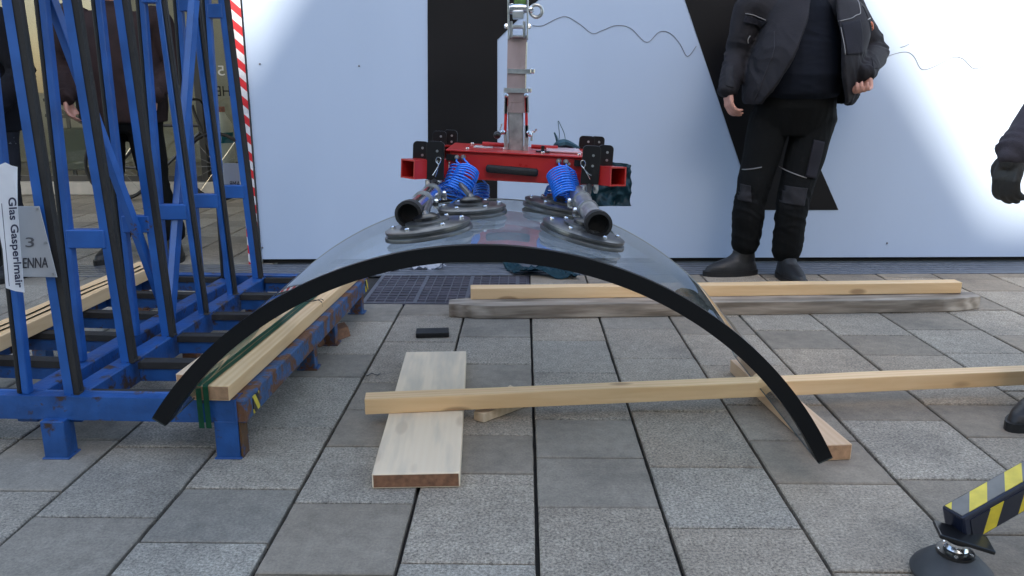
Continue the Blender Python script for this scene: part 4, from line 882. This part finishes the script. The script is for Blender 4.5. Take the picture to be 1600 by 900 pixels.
def person(label,loc,rot,sh,el,wr,hd,pn,hip,kn,an,toe,glove=False,vox=.008,jacket=CLOTH,trou=TROU,opening=None,scale=1,hairc=HAIR,cur=(.55,.55),belly=.0,bodyw=1,group=None,look=0,jacket_hem=.90,thumb=(1,1),extra=None,cap=None):
    MX=Matrix.Translation(V(loc))@Matrix.Rotation(rot,4,'Z')@Matrix.Diagonal((scale,scale,scale,1)).to_4x4()
    bm=B(); X=V((1,0,0)); Yv=V((0,1,0)); Z=V((0,0,1))
    bw=bodyw
    ell(bm,[(V((0,.0,.88)),X*.15,Yv*.10),(V((0,0,.93)),X*.17*bw,Yv*.125),(V((0,-belly*.6,1.02)),X*.175*bw,Yv*(.13+belly*.5)),(V((0,-belly,1.12)),X*.18*bw,Yv*(.14+belly*.6)),(V((0,-belly*.6,1.24)),X*.18*bw,Yv*(.13+belly*.4)),(V((0,0,1.36)),X*.19,Yv*.125),(V((0,.01,1.45)),X*.18,Yv*.105),(V((0,.015,1.51)),X*.12,Yv*.08),(V((0,.015,1.54)),X*.07,Yv*.065)])
    limb(bm,[V((0,.015,1.48)),V((0,.0,1.58)),V((0,-.01,1.63))],[.066,.060,.058])
    hc=V((0,-.02,1.715)); Rh=Matrix.Rotation(look,3,'Z')
    # head: skull, jaw, nose, ears, brow, lips
    ell(bm,[(hc+Rh@V((0,y,z)),Rh@(X*a),Rh@(Yv*b_)) for z,a,b_,y in ((-.125,.020,.022,-.035),(-.115,.042,.048,-.03),(-.09,.056,.066,-.018),(-.05,.067,.080,-.008),(-.01,.073,.090,0),(.03,.077,.096,.004),(.07,.073,.092,.006),(.10,.055,.072,.008),(.118,.03,.04,.008),(.122,.01,.015,.008))],24)
    limb(bm,[hc+Rh@V((0,-.088,.012)),hc+Rh@V((0,-.102,-.02)),hc+Rh@V((0,-.108,-.034))],[.009,.011,.013],8,2)
    for s in (-1,1):
        limb(bm,[hc+Rh@V((s*.076,.005,.02)),hc+Rh@V((s*.083,.012,.0)),hc+Rh@V((s*.076,.006,-.03))],[.012,.014,.009],8,2)
        limb(bm,[hc+Rh@V((s*.014,-.088,.030)),hc+Rh@V((s*.045,-.078,.032))],[.010,.009],8,2)
        limb(bm,[hc+Rh@V((s*.008,-.112,-.038)),hc+Rh@V((s*.014,-.098,-.036))],[.007,.008],6,2)
    limb(bm,[hc+Rh@V((-.024,-.078,-.066)),hc+Rh@V((0,-.088,-.064)),hc+Rh@V((.024,-.078,-.066))],[.006,.008,.006],8,3)
    for s,i in ((-1,0),(1,1)):
        limb(bm,[V((s*.13,.01,1.44)),V(sh[i]),V(el[i]),V(wr[i])],[.075,.062,.046,.030])
        hand(bm,wr[i],hd[i],pn[i],thumb[i],cur[i])
        limb(bm,[V(hip[i]),V(hip[i]).lerp(V(kn[i]),.5),V(kn[i]),V(kn[i]).lerp(V(an[i]),.35),V(an[i])],[.10,.085,.062,.058,.036])
        t=V(toe[i]).normalized(); a=V(an[i]); limb(bm,[a,V((a.x,a.y,.06))-t*.01,V((a.x,a.y,.048))+t*.08,V((a.x,a.y,.045))+t*.15],[.036,.034,.03,.022])
    me=remesh(bm,.0062 if vox<.009 else vox,2); me.name='person'; body=mobj('person',me,SKIN,None,smooth=True,flat=3); body.matrix_basis=MX
    tag(body,label,'person',group)
    def child(name,me,mt,flat=3):
        me.name=name; o=bpy.data.objects.new(name,me); C.objects.link(o)
        me.materials.append(mt); me.shade_smooth(); o.parent=body; return o
    def raw(name,bm,mt,par=None,bevel=0,smooth=True):
        fixn(bm)
        if bevel: bmesh.ops.bevel(bm,geom=bm.edges[:],offset=bevel,segments=2,profile=.5,affect='EDGES')
        me=bpy.data.meshes.new(name); bm.to_mesh(me); bm.free(); o=bpy.data.objects.new(name,me); C.objects.link(o); me.materials.append(mt)
        if smooth: me.shade_smooth()
        o.parent=par or body; return o
    # hair, eyes
    bm=B(); ell(bm,[(hc+Rh@V((0,y,z)),Rh@(X*a),Rh@(Yv*b_)) for z,a,b_,y in ((-.05,.070,.062,.028),(-.01,.079,.075,.024),(.035,.083,.090,.018),(.07,.080,.096,.008),(.105,.062,.080,.008),(.126,.035,.046,.008),(.131,.01,.015,.008))],24)
    raw('hair',bm,hairc)
    for s in (-1,1):
        bm=B(); bmesh.ops.create_uvsphere(bm,u_segments=12,v_segments=8,radius=.011,matrix=Matrix.Translation(hc+Rh@V((s*.030,-.079,.008)))); e=raw('eye',bm,WHITE)
        bm=B(); bmesh.ops.create_uvsphere(bm,u_segments=10,v_segments=6,radius=.005,matrix=Matrix.Translation(hc+Rh@V((s*.030,-.0885,.008)))); raw('iris',bm,HAIR,e)
    # trousers
    bm=B(); fl=[]
    ell(bm,[(V((0,0,.80)),X*.14,Yv*.115),(V((0,.0,.86)),X*.195*bw,Yv*.145),(V((0,-belly*.4,.95)),X*.195*bw,Yv*(.155+belly*.3)),(V((0,-belly*.5,1.03)),X*.19*bw,Yv*(.155+belly*.4))])
    for i in (0,1):
        h_,k_,a_=V(hip[i]),V(kn[i]),V(an[i]); 
        limb(bm,[h_+V((0,0,.0)),h_.lerp(k_,.5),k_,k_.lerp(a_,.45),a_+V((0,0,.06))],[.116,.103,.087,.083,.082],20)
        fl+=[(k_,.2,.014,(.5,.3,.9)),(a_+V((0,0,.16)),.22,.011,(.5,.3,.8)),(h_,.2,.012,(1,.3,.4))]
    trm=child('trousers',remesh(bm,vox,3,folds(fl,.004)),trou)
    # boots
    for i in (0,1):
        a_=V(an[i]); t=V(toe[i]).normalized(); sd=Z.cross(t); a0=V((a_.x,a_.y,0)); bm=B()
        ell(bm,[(a0+t*d+Z*z,sd*w_,t*tl+Z*0) for z,w_,tl,d in ((.012,.052,.155,.075),(.03,.054,.160,.075),(.055,.053,.150,.070),(.078,.049,.120,.050),(.10,.046,.085,.018),(.13,.047,.066,.004),(.17,.050,.062,0),(.21,.052,.060,0))],24)
        bt_=child('boot',remesh(bm,.006,3,folds([(a0+t*.08+Z*.09,.08,.006,(.3,.3,1))],.0015)),BOOT)
        for k_i in range(5):
            zz_=.088+.024*k_i; fw=(.085,.066,.052,.050,.050)[k_i]+.012; q0=a0+t*(fw+.004 if k_i else .10)+Z*zz_
            bm=B(); tube(bm,[q0-sd*.022-t*.008,q0,q0+sd*.022-t*.008],.0028,6); raw('lace',bm,CLOTH2,bt_)
        bm=B(); ell(bm,[(a0+t*.078+Z*z,sd*.058,t*.168) for z in (.0,.018,.030)],28); raw('sole',bm,RUBBER,bt_,smooth=False)
    # jacket
    bm=B(); tp=2*PI; fl=[]
    if opening:
        rows=[]
        op2=[]
        for q0,q1,q2,q3 in zip([opening[0]]+opening[:-1],opening,opening[1:],opening[2:]+[opening[-1]]):
            for t in (0,.25,.5,.75): op2.append([.5*(2*b+(c-a)*t+(2*a-5*b+4*c-d)*t*t+(3*b-a-3*c+d)*t**3) for a,b,c,d in zip(q0,q1,q2,q3)])
        op2.append(opening[-1])
        for z,cx,cy,a,b_,xl,xr in op2:
            tl=PI*1.5-math.asin(max(-.97,min(.97,(cx-xl)/a))); tr=PI*1.5+math.asin(max(-.97,min(.97,(xr-cx)/a)))
            n=44; ring=[]
            th=[tr+(tl+tp-tr)*k/n for k in range(n+1)]
            outer=[V((cx+a*math.cos(t),cy+b_*math.sin(t),z)) for t in th]; inner=[V((cx+(a-.028)*math.cos(t),cy+(b_-.028)*math.sin(t),z)) for t in th][::-1]
            rows.append([bm.verts.new(q) for q in outer+inner])
        for A,Bq in zip(rows,rows[1:]):
            m_=len(A)
            for k in range(m_): bm.faces.new((A[k],A[(k+1)%m_],Bq[(k+1)%m_],Bq[k]))
        for rr,fl_ in ((rows[0],0),(rows[-1],1)):
            m_=len(rr)
            for k in range(m_//2-1): 
                q=(rr[k],rr[k+1],rr[m_-2-k],rr[m_-1-k]); bm.faces.new(q if fl_ else q[::-1])
    else:
        ell(bm,[(V((0,0,jacket_hem-.04)),X*.215*bw,Yv*.165),(V((0,0,jacket_hem+.03)),X*.225*bw,Yv*.175),(V((0,0,1.1)),X*.225*bw,Yv*.175),(V((0,0,1.3)),X*.225,Yv*.165),(V((0,.01,1.42)),X*.215,Yv*.14),(V((0,.015,1.49)),X*.16,Yv*.11),(V((0,.01,1.535)),X*.095,Yv*.085),(V((0,.0,1.575)),X*.08,Yv*.078)])
    for s,i in ((-1,0),(1,1)):
        w0=V(wr[i]); e0=V(el[i]); s0=V(sh[i]); we=w0+(w0-e0).normalized()*.012
        limb(bm,[V((s*.15,.01,1.42)),s0,s0.lerp(e0,.5),e0,e0.lerp(we,.55),we],[.095,.092,.078,.074,.064,.052],20)
        fl+=[(e0,.18,.024,tuple((w0-s0).normalized())),(we,.15,.022,tuple((w0-e0).normalized())),(s0,.14,.010,(.5,.3,.7))]
    fl+=[(V((.2,-.15,1.05)),.3,.016,(.9,.2,.25)),(V((-.2,-.15,1.15)),.3,.014,(.9,.2,.3)),(V((0,.1,1.05)),.3,.010,(.6,.2,.6))]
    jk=child('jacket',remesh(bm,vox,3,folds(fl,.005)),jacket)
    if opening:   # sweater under the open jacket
        bm=B(); ell(bm,[(V((0,-.02,.985)),X*.17*bw,Yv*(.14+belly*.5)),(V((0,-belly*.8,1.02)),X*.195*bw,Yv*(.15+belly*.75)),(V((0,-belly*1.05,1.12)),X*.20*bw,Yv*(.155+belly*.8)),(V((0,-belly*.7,1.26)),X*.20*bw,Yv*(.15+belly*.5)),(V((0,-.01,1.38)),X*.19,Yv*.145),(V((0,.0,1.46)),X*.165,Yv*.13),(V((0,.0,1.53)),X*.11,Yv*.095),(V((0,-.005,1.575)),X*.075,Yv*.078)])
        child('sweater',remesh(bm,vox,3,folds([(V((0,-.2,1.28)),.2,.008,(.1,.1,1)),(V((0,-.2,1.02)),.2,.006,(.1,.1,1))],.002)),NAVY)
    if glove:
        for i in (0,1):
            bm=B(); hand(bm,wr[i],hd[i],pn[i],thumb[i],cur[i],1.02,.004); d=(V(wr[i])-V(el[i])).normalized(); limb(bm,[V(wr[i])-d*.05,V(wr[i])+V(hd[i]).normalized()*.03],[.040,.040],14,3)
            child('glove',remesh(bm,.005,2,folds([(V(wr[i])+V(hd[i])*.05,.1,.004,(.5,.5,.5))],.001)),mat('glove_leather',(.022,.020,.018),.5,noise_amt=.3,nscale=30,bump=.4,bscale=150))
    return body,jk,trm,raw
def sk(a,b_): return (V(a),V(b_))
# the standing man at the hoarding; local origin between his feet, his front towards the camera
LOC=V((1.545,4.74,0))
MS=1.055
def lp(x,y,Y): return (P(x,y,Y)-LOC)/MS
op=[]
for z,yp,xl,xr,oc,a,b_ in ((.965,0,1168,1294,1236,.285,.215),(1.00,0,1172,1290,1238,.305,.225),(1.10,0,1188,1278,1240,.310,.24),(1.24,0,1206,1270,1246,.300,.235),(1.36,0,1221,1268,1255,.285,.20),(1.46,0,1232,1272,1256,.265,.165),(1.515,0,1236,1274,1256,.19,.125),(1.56,0,1225,1290,1258,.115,.105)):
    k=(4.56*math.cos(PITCH)+.2)/FPX; X_=lambda px:(px-800)*k-4.56*math.sin(YAW)-LOC.x
    op.append((z,X_(oc)/MS,-.055 if z<1.4 else -.01,a/MS*1.02,b_*(1.22 if z<1.3 else 1.1),X_(xl)/MS,X_(xr)/MS))
man,jk,tr,raw=person('standing man in open black work jacket and black trousers before the hoarding, hands loose',LOC,0,
    sh=sk((-.255,.02,1.47),(.235,.02,1.47)), el=sk(lp(1152,92,4.80),lp(1366,80,4.82)), wr=sk(lp(1138,138,4.66),lp(1352,112,4.50)),
    hd=sk((.05,-.25,-1),(-.02,-.30,-1)), pn=sk((1,.25,.0),(-.75,-.65,.1)), thumb=(-1,1), cur=(.55,1.05),
    hip=sk((-.115,0,.90),(.125,0,.90)), kn=sk(lp(1172,312,4.74),lp(1238,318,4.68)), an=sk(lp(1163,395,4.80),lp(1228,408,4.72)), toe=sk((-1,-.18,0),(.12,-1,0)),
    opening=op,belly=.06,bodyw=1.12,scale=MS,vox=.0062,jacket=mat('dark_softshell',(.020,.019,.023),.75,spec=.2,noise_amt=.3,nscale=7,bump=.4,bscale=180),trou=TROU)
def on_surface(o,pts,push=.003,dirv=V((0,1,0))):
    "drops a line of points onto a garment from the front"
    from mathutils.bvhtree import BVHTree
    me=o.data; bv=BVHTree.FromPolygons([v.co for v in me.vertices],[p.vertices[:] for p in me.polygons]); out=[]
    for p in pts:
        q=V(p); h_=bv.ray_cast(q-dirv*1.0,dirv)
        if h_[0]: out.append(h_[0]-dirv*push)
    return out
def piping(o,px,r,mt,name,Y=4.6,w=None):
    pts=on_surface(o,spline([(P(x,y,Y)-LOC)/MS for x,y in px],6))
    if len(pts)>2:
        bm=B(); tube(bm,pts,r,6); raw(name,bm,mt,o)
piping(jk,[(1171,19),(1185,22),(1202,30)],.0023,PIPING,'reflective_piping')
piping(jk,[(1297,36),(1318,31),(1328,26),(1338,22),(1342,10),(1346,-2)],.0023,PIPING,'reflective_piping')
piping(jk,[(1297,46),(1297,60),(1298,88)],.002,PIPING,'pocket_zip')
piping(jk,[(1206,50),(1200,80),(1190,110),(1180,140),(1172,172)],.0025,CLOTH2,'front_zip')
piping(jk,[(1180,54),(1177,60),(1178,66)],.003,PIPING,'zip_pull')
piping(jk,[(1358,36),(1362,42),(1361,46)],.010,PATCH,'sleeve_badge')
piping(jk,[(1350,32),(1358,29),(1362,28)],.003,PIPING,'reflective_piping')
piping(tr,[(1149,269),(1165,268),(1180,265),(1193,262)],.003,PIPING,'reflective_piping')
piping(tr,[(1226,263),(1236,269),(1248,274),(1260,278)],.003,PIPING,'reflective_piping')
piping(tr,[(1284,226),(1281,240),(1276,252)],.004,mat('thigh_zip',(.14,.13,.09),.5),'thigh_zip')
def patch(o,quad,mt,name,Y=4.6,n=14,th=.004,push=.001):
    a,b_,c,d=[(P(x,y,Y)-LOC)/MS for x,y in quad]; bm=B(); vs={}
    from mathutils.bvhtree import BVHTree
    me=o.data; bv=BVHTree.FromPolygons([v.co for v in me.vertices],[p.vertices[:] for p in me.polygons])
    for i in range(n+1):
        for j in range(n+1):
            u,v=i/n,j/n; p=(a*(1-u)+b_*u)*(1-v)+(d*(1-u)+c*u)*v; h_=bv.ray_cast(p-V((0,1,0)),V((0,1,0)))
            if h_[0] and abs(h_[0].y-p.y)<.6: vs[i,j]=bm.verts.new(h_[0]-V((0,push+th,0)))
    for i in range(n):
        for j in range(n):
            q=[vs.get(k) for k in ((i,j),(i+1,j),(i+1,j+1),(i,j+1))]
            if all(q) and max(abs(q[0].co.y-w_.co.y) for w_ in q)<.03: bm.faces.new(q)
    if not bm.faces: return
    bmesh.ops.recalc_face_normals(bm,faces=bm.faces); bmesh.ops.solidify(bm,geom=bm.faces,thickness=th)
    raw(name,bm,mt,o)
WORN=mat('worn_grey_panel',(.026,.026,.030),.85,spec=.15,noise_amt=.4,nscale=14,bump=.4,bscale=160)
PANEL=mat('jacket_panel',(.017,.017,.023),.8,spec=.18,noise_amt=.3,nscale=9,bump=.4,bscale=160)
patch(jk,[(1171,22),(1203,33),(1199,40),(1168,32)],PANEL,'pocket_flap',th=.006)
patch(jk,[(1299,40),(1334,32),(1334,86),(1301,88)],PANEL,'chest_pocket',th=.005)
patch(jk,[(1139,98),(1152,102),(1146,137),(1134,134)],WORN,'forearm_panel')
patch(jk,[(1352,90),(1366,84),(1362,108),(1347,108)],WORN,'forearm_panel')
patch(jk,[(1350,8),(1366,20),(1372,60),(1356,50)],WORN,'shoulder_panel')
patch(tr,[(1150,288),(1176,292),(1178,318),(1149,314)],WORN,'knee_pad')
patch(tr,[(1224,290),(1262,294),(1256,322),(1222,318)],WORN,'knee_pad')
patch(tr,[(1272,218),(1290,222),(1276,280),(1258,276)],PANEL,'thigh_pocket',th=.010)
# gloved worker, right of the frame: only a forearm and a boot toe reach in
LOC2=V((1.99,2.66,0))
def lq(x,y,Y): return P(x,y,Y)-LOC2
person('worker in dark jacket with black gloves at the right edge, arm hanging down',LOC2,0,
    sh=sk((-.16,.02,1.50),(.24,.03,1.48)), el=sk(V((-.20,.06,1.18)),V((.30,.05,1.18))), wr=sk(lq(1587,238,2.60),V((.31,-.10,.93))),
    hd=sk((-.22,-.05,-1),(.0,-.2,-1)), pn=sk((.85,.4,.2),(-1,0,0)), thumb=(-1,1), cur=(.50,.4),
    hip=sk((-.10,0,.90),(.10,0,.90)), kn=sk((-.13,-.05,.50),(.12,-.02,.50)), an=sk((-.17,-.06,.10),(.15,.0,.10)), toe=sk((-1,-.55,0),(.3,-1,0)),
    glove=True,jacket=mat('dark_plum_jacket',(.035,.028,.036),.8,noise_amt=.3,nscale=10,bump=.4,bscale=180))
# two men behind the rack
LOC3=P(218,395,5.25); LOC3.z=0
person('man in brown-black jacket seen through the blue rack, back to the shop',LOC3,R(8),
    sh=sk((-.25,.02,1.46),(.25,.02,1.46)), el=sk((-.33,.05,1.18),(.32,.05,1.18)), wr=sk((-.26,-.16,1.02),(.24,-.16,1.03)),
    hd=sk((.05,-.2,-1),(-.05,-.2,-1)), pn=sk((1,0,0),(-1,0,0)), thumb=(-1,1), cur=(.5,.5),
    hip=sk((-.11,0,.90),(.11,0,.90)), kn=sk((-.12,-.03,.50),(.15,-.03,.50)), an=sk((-.12,0,.10),(.22,0,.10)), toe=sk((-.3,-1,0),(.3,-1,0)),
    jacket=BROWN,bodyw=1.2,vox=.012,scale=1.04)
LOC4=P(8,395,4.75); LOC4.z=0
person('man in dark jacket and paint-spattered trousers at the left edge behind the rack',LOC4,R(-25),
    sh=sk((-.24,.02,1.46),(.25,.02,1.46)), el=sk((-.32,.05,1.18),(.32,.05,1.18)), wr=sk((-.32,-.10,.95),(.28,-.14,.97)),
    hd=sk((.05,-.2,-1),(-.05,-.2,-1)), pn=sk((1,0,0),(-1,0,0)), thumb=(-1,1), cur=(.5,.5),
    hip=sk((-.11,0,.90),(.11,0,.90)), kn=sk((-.12,-.03,.50),(.13,-.03,.50)), an=sk((-.12,0,.10),(.14,0,.10)), toe=sk((-.3,-1,0),(.3,-1,0)),
    jacket=CLOTH,trou=TROU_P,bodyw=1.1,vox=.012,scale=1.0)
